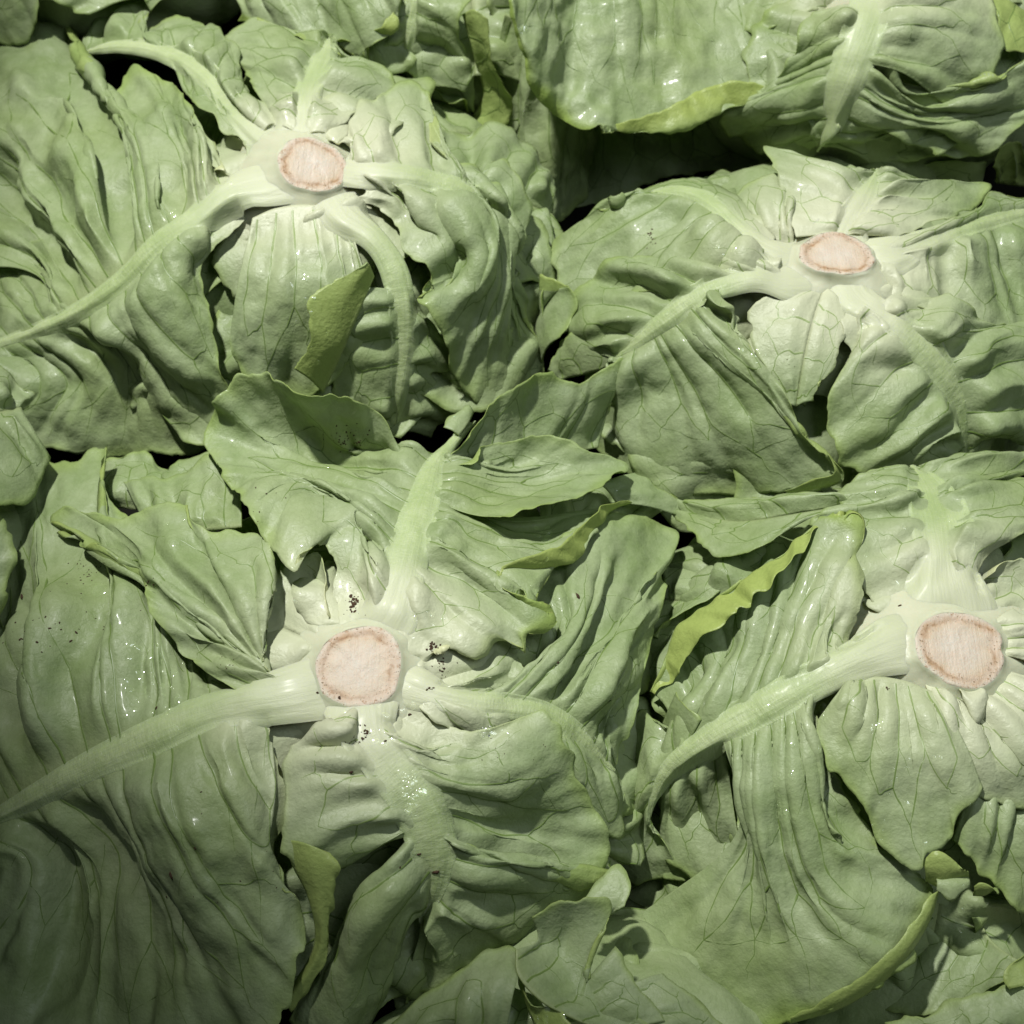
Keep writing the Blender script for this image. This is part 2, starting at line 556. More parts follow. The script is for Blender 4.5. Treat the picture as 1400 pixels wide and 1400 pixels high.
def blade_grid(curves, b, cell, seed):
    """a blade between its inner curve (along the rib) and its outer edge, with pleats, blisters and a toothed margin"""
    lens = [arclen(c)[-1] for c in curves]
    nu = int(np.clip(max(lens) / cell, 14, 260))
    R = [resample(c, nu) for c in curves]
    # curves given with as many points as the edge follow it point for point
    E = curves[-2] if b.get('f') is not None else curves[-1]
    Ed = hermite(E, 40 * len(E))
    La = arclen(Ed)
    Tn = knots(E)
    kE = np.interp(Tn, np.linspace(Tn[0], Tn[-1], len(Ed)), La)
    for q in range(1, len(curves)):
        if len(curves[q]) == len(E) and curves[q] is not E:
            R[q] = hermite(curves[q], np.linspace(0, La[-1], nu), kE)
    R = np.stack(R)                                                     # (K, nu, 3)
    K = len(R)
    fold = b.get('f') is not None
    bul = b.get('b', 0.25)
    if K == 2 or (K == 3 and fold):
        mid = 0.5 * (R[0] + R[1])
        mid[:, 2] += bul
        R = np.insert(R, 1, mid, axis=0)
        K += 1
    ch = np.linalg.norm(np.diff(R, axis=0), axis=-1).mean(1)
    T = np.concatenate([[0], np.cumsum(np.maximum(ch, 0.05) ** 0.8)])
    width = ch.sum()
    ntn = int(np.clip(width / cell, 10, 150))
    s = np.linspace(0, T[-1], ntn)
    G = hermite(R, s, T).transpose(1, 0, 2)                              # (nu, nt, 3)
    te = T[-2] if fold else T[-1]
    t = s / te
    u = np.linspace(0, 1, nu)
    U, TT = np.meshgrid(u, t, indexing='ij')
    n = normals(G)
    inner = TT < 0.85
    sg = 1.0 if (n[..., 2] * inner).sum() > 0 else -1.0
    if b.get('flip'):
        sg = -sg
    n = n * sg
    npl, amp = 0.95 * b.get('n', 6), (1.9 if b.get('a', .3) >= .16 else 1.15) * b.get('a', 0.3)
    b['_len'] = 0.65 * lens[0] + 0.35 * lens[-1]
    stems, lines = vein_paths(npl, b, seed + 50)
    ph = npl * (U + 0.5 / npl * noise1(U * 2.7, seed + 6)) + 0.35 * noise1(U * npl * 0.6 + 0.9 * TT, seed) + b.get('s', 0.0) * npl * TT
    ph = ph + 0.55 * noise3(G, 3.6, seed + 70) * sstep(0.1, 0.6, TT)
    A = 0.65 + 0.55 * noise1(ph * 0.55 + 9, seed + 3)
    wave = 0.55 * np.cos(2 * np.pi * ph) * A + 1.15 * noise1(ph * 1.25 + 0.35 * TT, seed + 7) + 0.3 * noise1(ph * 2.7 + TT, seed + 8)
    tr = b.get('_rw', 0.0) / max(width, 0.5)
    wave = wave + 0.05 * (1 - sstep(0.12, 0.5, TT))
    we = 0.04 + 0.75 * b.get('e', 0.25)
    reach = 0.72 + 0.45 * noise1(ph * 0.9 + 31, seed + 9)
    fade = 1 - np.clip((TT - 0.22) / np.maximum(reach, 0.15), 0, 1)
    fade = fade * fade * (3 - 2 * fade)
    wt = sstep(tr * 0.7, tr * 0.7 + 0.15, TT) * ((1 - we) * fade + we)
    endf = sstep(0, 0.09, U) * sstep(0, 0.09, 1 - U)
    per = np.linalg.norm(np.gradient(G, axis=0), axis=-1) * (nu - 1) / max(npl, 1)
    ampl = np.minimum(amp, 0.36 * per) * np.clip(width / 3.2, 0.25, 1.0)
    G = G + n * (ampl * wave * wt * (0.1 + 0.9 * endf))[..., None]
    bl = b.get('bl', 1.0) * np.clip(min(width, max(lens)) / 5.0, 0.12, 1.0)
    # the blade billows up beside the rib
    if tr > 0:
        lift = sstep(tr * 0.55, tr * 0.55 + 0.12, TT) * (1 - sstep(0.22, 0.6, TT)) * np.clip(width / 5.0, 0.15, 1.0)
        G = G + n * (0.24 * lift * endf * (0.7 + 0.5 * noise1(ph * 0.7, seed + 33)))[..., None]
    # pillows between the side veins
    dmin = np.full_like(U, 9.0)
    nv = max(2, len(stems))
    for (u0, u1, tf) in stems:
        uv_ = u0 + (u1 - u0) * np.minimum(TT / tf, 1.5)
        dmin = np.minimum(dmin, np.abs(U - uv_) * nv)
    if stems and b.get('v', True):
        qa = b.get('q', 0.15) * np.clip(min(width, max(lens)) / 6.0, 0.1, 1.0)
        G = G + n * (qa * (1 - np.exp(-(dmin / 0.17) ** 2)) * sstep(0.02, 0.15, TT) * endf * (1 - 0.6 * sstep(0.6, 1.0, TT)))[..., None]
    n2 = normals(G) * sg
    dsp = (0.34 * noise3(G, 2.9, seed) + 0.15 * noise3(G, 1.3, seed + 1) + 0.07 * noise3(G, 0.65, seed + 2) + 0.016 * noise3(G, 0.27, seed + 3)) * bl
    G = G + n2 * (dsp * (0.35 + 0.65 * endf) * sstep(tr * 0.6, tr + 0.2, TT))[..., None]
    # margin: waves and small teeth
    jag = b.get('j', 1.0)
    x = u * lens[-1]
    j = 0.20 * noise1(x * 0.8, seed + 11) + 0.14 * noise1(x * 2.1, seed + 12) + 0.05 * noise1(x * 5.0, seed + 15)
    saw = np.abs(((x * 0.75 + 0.5 * noise1(x * 0.5, seed + 13)) % 1.0) - 0.25)
    j = j + 0.16 * (np.maximum(0, 0.35 - saw) / 0.35) * np.maximum(0, noise1(x * 0.35, seed + 14) + 0.3)
    if ntn > 6:
        k = max(2, ntn // 8)
        out = G[:, -1] - G[:, -1 - k]
        out /= np.maximum(np.linalg.norm(out, axis=1, keepdims=True), 1e-6)
        we_ = sstep(1 - 0.11, 1.0, np.linspace(0, 1, ntn))
        G = G + out[:, None, :] * (jag * j[:, None] * we_[None, :])[..., None]
        ruf = b.get('ruf', 0.26) * np.clip(width / 4.0, 0.2, 1.0)
        we2 = sstep(0.72, 1.0, np.linspace(0, 1, ntn))
        G = G + n2 * (ruf * (noise1(x * 0.7, seed + 21) + 0.5 * noise1(x * 1.7, seed + 22))[:, None] * we2[None, :])[..., None]
    nn = normals(G) * sg
    return G, nn, U, TT, sg, lines


def whiteness(H, P):
    d = np.linalg.norm((P - np.array([H.c[0], H.c[1], H.z0 - 0.6])) * np.array([1, 1, 0.8]), axis=-1)
    w = 1 - sstep(2.0, 6.9, d + 0.7 * noise3(P, 1.6, 5))
    return w


def vein_paths(npl, b, seed):
    """branching side veins in blade coordinates (u, t), each with start and end half-width (cm)"""
    r = random.Random(seed)
    out = []
    sk = b.get('s', 0.0)
    nv = max(2, int(round(max(npl * b.get('vn', 0.95), b.get('_len', 0) / 1.35))))

    def line(p, q, w0, w1, k=14, wob=0.35):
        ts = np.linspace(0, 1, k)
        su = r.uniform(0, 99)
        L = np.stack([p[0] + (q[0] - p[0]) * ts, p[1] + (q[1] - p[1]) * ts], 1)
        L[:, 0] += wob / nv * 0.30 * noise1(ts * 3 + su, int(su)) * np.sin(np.pi * ts)
        L[:, 1] += wob * 0.05 * noise1(ts * 3 + su + 40, int(su)) * np.sin(np.pi * ts)
        out.append((L, w0, w1))

    stems, full = [], []
    for i in range(nv):
        u0 = (i + 0.5 + r.uniform(-.3, .3)) / nv
        if not 0.02 < u0 < 0.98:
            continue
        tf = r.uniform(0.42, 0.66)
        u1 = u0 - sk * tf + r.uniform(-.25, .25) / nv
        line((u0, 0.03), (u1, tf), r.uniform(.050, .066), .042, 18, 0.4)
        stems.append((u1, tf))
        full.append((u0, u1, tf))
    stems.sort()
    nodes = []
    for i in range(len(stems) - 1):
        (ua, ta), (ub, tb) = stems[i], stems[i + 1]
        m = (0.5 * (ua + ub) + r.uniform(-.12, .12) / nv, min(0.9, max(ta, tb) + r.uniform(.10, .2)))
        line((ua, ta), m, .040, .030, 8)
        line((ub, tb), m, .040, .030, 8)
        nodes.append(m)
        if r.random() < .75:
            e = (m[0] + r.uniform(-.3, .3) / nv, min(0.985, m[1] + r.uniform(.08, .2)))
            line(m, e, .030, .016, 7)
        # an outlying side branch low on the stem
        if r.random() < .8:
            tt = r.uniform(.22, .42)
            ust = ua - (ua - ua) * tt
            line((ust, ta * .62), (0.5 * (ua + ub) + r.uniform(-.1, .1) / nv, ta * .62 + r.uniform(.06, .14)), .028, .014, 8)
    for i in range(len(nodes) - 1):
        if r.random() < .45 and abs(nodes[i][0] - nodes[i + 1][0]) < 1.6 / nv:
            line(nodes[i], nodes[i + 1], .019, .015, 9)
    return full, out


def sample_grid(G, uu, ii):
    nu, nt_ = G.shape[:2]
    a = np.clip(uu, 0, 1) * (nu - 1)
    c = np.clip(ii, 0, nt_ - 1.001)
    i, j = np.minimum(a.astype(int), nu - 2), c.astype(int)
    fa, fc = (a - i)[:, None], (c - j)[:, None]
    return (G[i, j] * (1 - fa) * (1 - fc) + G[i + 1, j] * fa * (1 - fc)
            + G[i, j + 1] * (1 - fa) * fc + G[i + 1, j + 1] * fa * fc)


LEAF_N = [0]


def leaf(hk, rib=None, blades=(), label=None, cell=0.095, world_pts=False, veins=True, name='leaf'):
    """one lettuce leaf: blade mesh > midrib, veins.  rib = dict(p=points, w=(half-widths), h=height)"""
    H = HEADS[hk]
    LEAF_N[0] += 1
    base_seed = LEAF_N[0] * 17
    conv = (lambda L: np.asarray(L, float)) if world_pts else H.pts
    RP = conv(rib['p']) if rib else None
    VV, FF, MI, MK = [], [], [], []
    VE_V, VE_F, VE_M = [], [], []
    off, voff = 0, 0
    for bi, b in enumerate(blades):
        seed = base_seed + bi * 5 + b.get('seed', 0)
        if b.get('i') is not None:
            inner = conv(b['i'])
        else:
            lo, hi = b.get('r', (0.05, 1.0))
            inner = resample(RP, 60, lo, hi)
            inner = inner - np.array([0, 0, b.get('drop', 0.03)])
        curves = [inner]
        if b.get('m') is not None:
            ms = b['m'] if isinstance(b['m'][0], list) else [b['m']]
            curves += [conv(q) for q in ms]
        curves.append(conv(b['o']))
        if b.get('f') is not None:
            curves.append(conv(b['f']))
        if b.get('i') is None:
            b['_rw'] = 0.8 * float(np.mean(rib['w']))
        G, n, U, TT, sg, lines = blade_grid(curves, b, cell * b.get('c', 1.0), seed)
        nu, nt_ = G.shape[:2]
        th = (0.024 + 0.05 * (1 - sstep(0.0, 0.5, TT)))[..., None]
        top, bot = G, G - n * th
        V = np.concatenate([top.reshape(-1, 3), bot.reshape(-1, 3)])
        m = nu * nt_
        f0 = grid_faces(nu, nt_, off, flip=(sg < 0))
        f1 = grid_faces(nu, nt_, off + m, flip=(sg > 0))
        rim = []
        ring = np.concatenate([np.arange(nt_), np.arange(1, nu) * nt_ + nt_ - 1,
                               (nu - 1) * nt_ + np.arange(nt_ - 2, -1, -1), np.arange(nu - 2, 0, -1) * nt_])
        nx = np.roll(ring, -1)
        rim = np.stack([ring, nx, nx + m, ring + m], 1) + off
        if sg < 0:
            rim = rim[:, ::-1]
        VV.append(V)
        FF += [f0, f1, rim]
        if b.get('inner_up'):
            MI += [np.ones(len(f0), int), np.zeros(len(f1), int), np.ones(len(rim), int)]
        else:
            tq = (0.5 * (TT[:-1, :-1] + TT[:-1, 1:])).ravel() > 0.78
            MI += [np.zeros(len(f0), int), tq.astype(int), np.ones(len(rim), int)]
        edge = np.clip(sstep(0.90, 1.03, TT + 0.05 * noise3(G, 1.0, seed + 30)), 0, 1) * b.get('ec', 0.55)
        edge = np.maximum(edge, b.get('yel', 0.0))
        white = whiteness(H, G) * b.get('wh', 1.0)
        ribn = (1 - sstep(0.0, 0.10, TT))
        mk = np.stack([white, edge, ribn, np.ones_like(edge)], -1).reshape(-1, 4)
        MK.append(np.concatenate([mk, mk]))
        off += 2 * m
        if veins and b.get('v', True):
            te = np.searchsorted(TT[0], 1.0)
            ti = np.arange(nt_)
            for L, w0, w1 in lines:
                uu = np.clip(L[:, 0], 0.005, 0.995)
                ii = np.interp(L[:, 1], TT[0], ti)
                P, N = sample_grid(G, uu, ii), sample_grid(n, uu, ii)
                N /= np.maximum(np.linalg.norm(N, axis=1, keepdims=True), 1e-6)
                Tn = np.gradient(P, axis=0)
                S = np.cross(N, Tn)
                S /= np.maximum(np.linalg.norm(S, axis=1, keepdims=True), 1e-6)
                w = np.linspace(w0, w1, len(P))[:, None] * b.get('vw', 1.12)
                ringv = np.stack([P + S * w - N * 0.02, P + N * (0.45 * w + 0.004), P - S * w - N * 0.02], 1)   # (k,3,3)
                k = len(P)
                VE_V.append(ringv.reshape(-1, 3))
                VE_F.append(grid_faces(k, 3, voff))
                wv = np.repeat(whiteness(H, P) * b.get('wh', 1.0), 3)
                VE_M.append(np.stack([wv, wv, wv, 1 + 0 * wv], 1))
                voff += k * 3
    if not VV:
        return None
    V, F, M, K = np.concatenate(VV), np.concatenate(FF), np.concatenate(MI), np.concatenate(MK)
    o = link_mesh(name, V, F, ['leaf_outer', 'leaf_inner'], H.o, H.org, M, K)
    if label:
        o['label'] = label
    if VE_V:
        vo = link_mesh('veins', np.concatenate(VE_V), np.concatenate(VE_F), ['vein'], o, H.org, None, np.concatenate(VE_M))
        vo['kind'] = 'stuff'
    if rib and rib.get('show', True):
        make_rib(H, RP, rib, o, base_seed, V, np.concatenate(FF[0::3]))
    return o


def make_rib(H, RP, rib, parent, seed, LV, LF):
    L = arclen(hermite(RP, 200))[-1] if len(RP) > 2 else np.linalg.norm(RP[-1] - RP[0])
    n = int(np.clip(L / 0.10, 24, 240))
    C = resample(RP, n)
    u = np.linspace(0, 1, n)
    W = np.interp(u, np.linspace(0, 1, len(rib['w'])), rib['w'])
    Hh = 0.21 * rib.get('h', 0.42) * (W / max(rib['w'])) ** 0.7
    W = W * 1.02 * (1 - 0.40 * sstep(0.55, 1.0, u)) * (1 + 0.6 * (1 - sstep(0.0, 0.3, u)))
    Hh = Hh * (1 - 0.9 * sstep(0.72, 1.0, u))
    W = W * (1 - 0.7 * sstep(0.86, 1.0, u)) * (1 + 0.06 * noise1(u * L * 0.9, seed))
    C[:, 2] += 0.05 * (1 - sstep(0.0, 0.2, u))
    T = np.gradient(C, axis=0)
    T /= np.linalg.norm(T, axis=1, keepdims=True)
    up = np.array([0, 0, 1.0]) * np.ones_like(T)
    S = np.cross(T, up)
    S /= np.maximum(np.linalg.norm(S, axis=1, keepdims=True), 1e-6)
    k = 12
    S = np.stack([np.convolve(np.pad(S[:, i], k, mode='edge'), np.ones(2 * k + 1) / (2 * k + 1), 'valid') for i in range(3)], 1)
    S /= np.maximum(np.linalg.norm(S, axis=1, keepdims=True), 1e-6)
    N = np.cross(S, T)
    m = 23
    s = np.linspace(-1, 1, m)
    prof = 0.75 * np.cos(np.pi * s / 2) ** 1.7 + 0.25 * (1 - np.abs(s) ** 3.0)
    groove = rib.get('g', 0.05)
    prof = prof - groove * np.exp(-(s / 0.35) ** 2)
    skirt = -0.10 * sstep(0.86, 1.0, np.abs(s))
    tilt = rib.get('tilt', 0.0)
    G = (C[:, None] + S[:, None] * (s[None, :, None] * W[:, None, None])
         + N[:, None] * (Hh[:, None] * prof[None] + skirt[None] + tilt * s[None] * W[:, None])[..., None])
    # the rib's sides run out onto its own blades
    tree = BVHTree.FromPolygons(LV.tolist(), LF.tolist())
    down = Vector((0, 0, -1))
    zb = np.full((n, m), np.nan)
    for i in range(n):
        for j in range(m):
            if abs(s[j]) < 0.3:
                continue
            h = tree.ray_cast(Vector((G[i, j, 0], G[i, j, 1], G[i, j, 2] + 0.8)), down, 2.6)
            if h[0] is not None:
                zb[i, j] = h[0].z
    zz = np.where(np.isnan(zb), G[..., 2] - 0.08, zb - 0.05 * sstep(0.9, 1.0, np.abs(s))[None] + 0.02)
    k = 5
    zz = np.stack([np.convolve(np.pad(zz[:, j], k, mode='edge'), np.ones(2 * k + 1) / (2 * k + 1), 'valid') for j in range(m)], 1) * 0.5 + zz * 0.5
    wb = sstep(0.35, 0.98, np.abs(s))[None]
    G[..., 2] = G[..., 2] * (1 - wb) + zz * wb
    nn = normals(G)
    nn *= np.sign(nn[..., 2].sum() or 1)
    # lengthwise strands, small lumps, crosswise wrinkles towards the tip
    rough = np.clip(rib.get('rg', 1.0) * sstep(0.12, 0.45, u), 0, 1)
    wr = noise3(np.stack([np.broadcast_to((u * L)[:, None], (n, m)), np.broadcast_to(s[None] * 0.35, (n, m)), np.zeros((n, m))], -1), 0.16, seed)
    lump = 0.05 * noise3(G, 0.8, seed) + 0.013 * wr * rough[:, None]
    lump = lump + 0.012 * noise3(np.stack([np.broadcast_to((u * L)[:, None] * 0.12, (n, m)), np.broadcast_to(s[None], (n, m)) * 1.0, np.zeros((n, m))], -1), 0.22, seed + 4)
    G = G + nn * (lump * (1 - np.abs(s) ** 4)[None])[..., None]
    white = whiteness(H, G)
    white = np.maximum(0.95 * white ** 1.5, 0.5 * rib.get('white', 0.0))
    side = np.broadcast_to((np.abs(s) ** 2)[None], (n, m))
    mk = np.stack([white, side, np.broadcast_to(rough[:, None], (n, m)), np.ones((n, m))], -1).reshape(-1, 4)
    uv = np.stack([np.broadcast_to((u * L)[:, None], (n, m)), np.broadcast_to(s[None] * W.mean(), (n, m))], -1).reshape(-1, 2)
    f = grid_faces(n, m)
    # face upwards
    a, b_, c_ = G.reshape(-1, 3)[f[len(f) // 2, :3]]
    if np.cross(b_ - a, c_ - a)[2] < 0:
        f = f[:, ::-1]
    return link_mesh('midrib', G.reshape(-1, 3), f, ['rib'], parent, H.org, None, mk, uv)


def stump(hk, rx=1.5, ry=1.5, seed=0, high=0.35):
    """the cut stem: a stub that flares into the leaf bases, with its sliced face"""
    H = HEADS[hk]
    nA = 120
    a = np.linspace(0, 2 * np.pi, nA, endpoint=False)
    wob = 1 + 0.085 * noise1(a / (2 * np.pi) * 6 + 3, seed) * np.minimum(1, np.minimum(a, 2 * np.pi - a) * 3)
    wob = wob + 0.03 * np.cos(3 * a + seed) + 0.02 * noise1(np.cos(a) * 3 + 7, seed + 4) + 0.045 * noise1(np.sin(a) * 3 + 9 + seed, seed + 5) + 0.03 * noise1(np.cos(a + 1.1) * 5 + 3, seed + 6)
    tx, ty = H.tilt

    def ring(r, z, w=1.0):
        x, y = r * rx * np.cos(a) * (1 + (wob - 1) * w), r * ry * np.sin(a) * (1 + (wob - 1) * w)
        return np.stack([H.c[0] + x, H.c[1] + y, H.z0 + z + tx * x + ty * y], 1)
    prof = [(1.0, 0.0), (1.03, -0.03), (1.06, -0.08), (1.10, -0.15), (1.20, -0.26), (1.38, -0.42), (1.65, -0.66), (2.1, -1.1), (2.8, -2.0), (3.2, -3.6), (2.6, -6.0)]
    R = np.stack([ring(r, z, 1.6 if r > 1.1 else 1.0) for r, z in prof])
    nd_ = noise3(R, 0.7, seed)
    fol = np.cos(5 * a + 2.2 * seed) * 0.6 + noise1(np.cos(a) * 2.2 + 5, seed + 8) + noise1(np.sin(a) * 2.2 + 11, seed + 9)
    R[2:, :, 2] += 0.08 * nd_[2:]
    R[5:9, :, 2] += (np.array([.05, .11, .16, .16])[:, None] * fol[None])
    n = len(prof)
    V = R.reshape(-1, 3)
    i, j = np.meshgrid(np.arange(n - 1), np.arange(nA), indexing='ij')
    A = (i * nA + j).ravel()
    B = (i * nA + (j + 1) % nA).ravel()
    F = np.stack([A, A + nA, B + nA, B], 1)
    wv = whiteness(H, V) ** 0.6
    mkv = np.stack([wv, 0 * wv, 0 * wv, 1 + 0 * wv], 1)
    st = link_mesh('stem', V, F, ['core'], H.o, H.org)
    rs = [0.001, 0.15, 0.3, 0.45, 0.6, 0.7, 0.78, 0.84, 0.9, 0.96, 1.0, 1.02]
    zz = [0.0, 0.0, 0.0, 0.0, -0.005, -0.01, -0.02, -0.015, 0.0, 0.0, -0.01, -0.035]
    R = np.stack([ring(r, z + 0.012) for r, z in zip(rs, zz)])
    R[:-1, :, 2] += 0.035 * noise3(R[:-1], 0.4, seed + 2)
    n = len(rs)
    i, j = np.meshgrid(np.arange(n - 1), np.arange(nA), indexing='ij')
    A = (i * nA + j).ravel()
    B = (i * nA + (j + 1) % nA).ravel()
    F = np.stack([A, A + nA, B + nA, B], 1)
    uv = np.stack([np.repeat(np.array(rs), nA), np.tile(a, n)], 1)
    link_mesh('cut_face', R.reshape(-1, 3), F, ['cut'], st, H.org, uv=uv)


def heart(hk, rad=8.3):
    """the closed inside of the head that stands on the tray"""
    H = HEADS[hk]
    nA, nB = 90, 48
    a = np.linspace(0, 2 * np.pi, nA + 1)[None]
    b = np.linspace(0.02, np.pi - 0.02, nB)[:, None]
    zc = 0.5 * (H.floor + H.z0 - 2.2)
    hz = 0.5 * (H.z0 - 2.2 - H.floor)
    P = np.stack([H.c[0] + rad * np.sin(b) ** 0.8 * np.cos(a), H.c[1] + rad * np.sin(b) ** 0.8 * np.sin(a), zc + hz * np.cos(b) + 0 * a], -1)
    n = normals(P)
    cc = np.array([H.c[0], H.c[1], zc])
    n *= np.sign(((P - cc) * n).sum(-1, keepdims=True))
    ridge = 0.35 * np.cos(9 * a + 3 * np.sin(b * 2)) * np.sin(b)
    P = P + n * (ridge + 0.55 * noise3(P, 2.4, 3) + 0.2 * noise3(P, 0.9, 4))[..., None]
    P[..., 2] = np.maximum(P[..., 2], H.floor)
    P[:, -1] = P[:, 0]
    mk = np.zeros((nB * (nA + 1), 4))
    mk[:, 3] = 1
    link_mesh('heart', P.reshape(-1, 3), grid_faces(nB, nA + 1), ['leaf_outer'], H.o, H.org, None, mk)


def under_leaves(hk, count, seed, R=(8.6, 9.8), dz=-1.5, dang=0.0, cell=0.16, span=0.55, ribs=False):
    """the next layer of leaves down, seen in the gaps"""
    H = HEADS[hk]
    r = random.Random(seed)
    for k in range(count):
        a = dang + 2 * math.pi * (k + r.uniform(-.22, .22)) / count
        rm = r.uniform(*R)
        z = dz + r.uniform(-.5, .3)
        rad = [1.6 + (rm - 1.6) * w for w in (0, .2, .45, .7, 1)]
        bend = r.uniform(-.15, .15)
        rb = [H.radial(a + bend * (q / rm) ** 2, q, z + 0.25 * math.sin(q)) for q in rad]
        bl = []
        for sgn in (-1, 1):
            sp = span * r.uniform(.85, 1.25)
            o = [H.radial(a + sgn * sp * w, q, z + dzz + r.uniform(-.3, .5)) for w, q, dzz in
                 ((.75, 1.9, -.1), (1.25, rad[1] + .1, .1), (1.25, rad[2] + .1, .2), (1.1, rad[3] + .1, .2), (.75, rm * .98, .1), (.25, rm * 1.06, -.1))]
            bl.append(dict(r=(0.05, 1.0), o=o, n=6 if rm > 7 else 3, a=0.42 if rm > 7 else .15, s=-0.1, b=0.2, e=0.4, ruf=0.35 if rm > 7 else .1, bl=1.0 if rm > 7 else .4))
        leaf(hk, dict(p=rb, w=(.7, .5, .25), h=.35, show=ribs), bl, veins=rm > 7, cell=cell, world_pts=True)

# ------------------------------------------------------------------ the setting
gv = np.array([[-150, -110, -10.6], [150, -110, -10.6], [150, 150, -10.6], [-150, 150, -10.6]], float)
g = link_mesh('tray_floor', gv, [[0, 1, 2, 3]], ['tray'], smooth=False)
g['kind'] = 'structure'

# ------------------------------------------------------------------ the lettuce heads (stem position in the photograph)
Head('A', 428, 224, 0.0, 'pale lettuce head whose oval cut stem sits between curved white rib and long diagonal rib', tilt=(-0.22, 0.10), r=1.5)
Head('B', 1145, 347, 0.0, 'pale lettuce head with a flat oval cut stem and brown scratches on its upper blade', tilt=(0.0, -0.12))
Head('C', 490, 911, 0.4, 'lettuce head with soil crumbs around its round cut stem and a torn folded lobe', tilt=(0.0, 0.05))
Head('D', 1312, 887, 0.2, 'lettuce head with a broad fuzzy rib and a bright green curled margin', tilt=(-0.08, 0.02))
Head('E', 1235, -75, 0.6, 'lettuce head seen in part, showing a broad glossy rib above deep draped folds')
Head('F', 615, -170, 0.2, 'lettuce head seen in part, with a large round leaf hanging over a dark gap')
Head('G', 120, -250, 0.0, 'dark lettuce head seen in part behind the head with the curved white rib')
Head('I', 800, 1580, -0.4, 'lettuce head seen in part, with a cupped leaf curling beside a rolled leaf')
Head('J', 1500, 1490, -2.4, 'lettuce head seen in part, with a thin crumpled leaf shaded by a curled margin')
Head('K', -330, 620, 0.0, 'lettuce head mostly out of sight, its leaf tips showing beside the dark fold')

for k, (key, rx, ry) in enumerate((('A', 1.42, 1.28), ('B', 1.42, 1.18), ('C', 1.50, 1.40), ('D', 1.52, 1.42), ('E', 1.45, 1.4),
                                   ('F', 1.45, 1.4), ('G', 1.4, 1.4), ('I', 1.45, 1.4), ('J', 1.4, 1.4), ('K', 1.4, 1.4))):
    stump(key, rx, ry, seed=k + 1)
    heart(key)

under_leaves('A', 10, 11, dz=-1.9, R=(9.4, 10.8), dang=0.2)
under_leaves('B', 10, 12, dz=-2.5, R=(9.4, 10.8), dang=0.5)
under_leaves('C', 10, 13, dz=-1.9, R=(9.4, 10.8), dang=0.1)
under_leaves('D', 10, 14, dz=-1.9, R=(9.4, 10.8), dang=0.35)
under_leaves('E', 8, 15, dz=-1.0, R=(8.2, 9.2), dang=.3)
under_leaves('F', 8, 16, dz=-1.2, R=(8.2, 9.2), dang=.1)
under_leaves('G', 7, 17, dz=-0.8, R=(8.2, 9.4), dang=.3)
under_leaves('I', 8, 18, dz=-3.0, R=(8.2, 9.2), dang=.5)
under_leaves('J', 8, 19, dz=-3.0, R=(8.2, 9.2), dang=.2)
under_leaves('K', 7, 20, dz=-0.8, R=(8.2, 9.4), dang=.2)

for k_, q_ in enumerate('ABCD'):
    under_leaves(q_, 8, 40 + k_, dz=-.5, R=(4.6, 5.6), dang=.25 + .3 * k_, cell=.12, span=.42)

# ---- head A
leaf('A', dict(p=[(400, 244, .1), (360, 250, .3), (321, 258, .5), (268, 296, .6), (214, 332, .6), (160, 386, .5), (89, 432, .4), (0, 468, .3), (-90, 500, 0)],
               w=(.75, .65, .55, .45, .35, .25), h=.55),
     [dict(r=(.14, .66), o=[(305, 236, .2), (293, 214, .3), (275, 171, .5), (257, 139, .7), (232, 114, .8), (171, 89, .9), (150, 128, .5), (118, 93, 1.0), (98, 66, 1.1), (93, 34, 1.2), (74, 20, 1.2), (52, 30, 1.1), (36, 54, .9), (0, 52, .9), (-60, 60, .5), (-150, 180, 0), (-160, 380, -.3)],
           m=[(312, 246, .2), (300, 238, .1), (285, 222, .2), (272, 210, .4), (258, 200, .6), (230, 195, .6), (212, 215, .0), (190, 200, .6), (170, 190, .9), (155, 185, .7), (140, 190, .3), (120, 195, .0), (105, 205, .5), (80, 215, .7), (60, 240, .2), (30, 300, -.5), (40, 370, -.3)],
           n=7, a=.5, s=-.02, e=.45, seed=3),
      dict(r=(.58, 1.0), o=[(60, 330, -.6), (0, 335, -.7), (-70, 370, -.5), (-140, 430, -.3), (-160, 490, -.2)], n=3, a=.25, b=-.2),
      dict(r=(.12, 1.0), o=[(335, 300, -.3), (275, 375, -.2), (290, 440, .1), (306, 505, .0), (320, 538, -.2), (280, 620, -.9), (200, 622, -1.0), (120, 625, -1.2), (0, 600, -1.3), (-90, 590, -1.2), (-140, 520, -.5)],
           m=[(328, 285, -.2), (262, 345, -.1), (250, 390, .4), (255, 440, .4), (245, 470, .3), (215, 480, -.6), (180, 490, -.9), (130, 510, -.2), (60, 520, .1), (0, 520, .0), (-70, 540, -.1)],
           n=7, a=.36, s=.03, e=.35)])
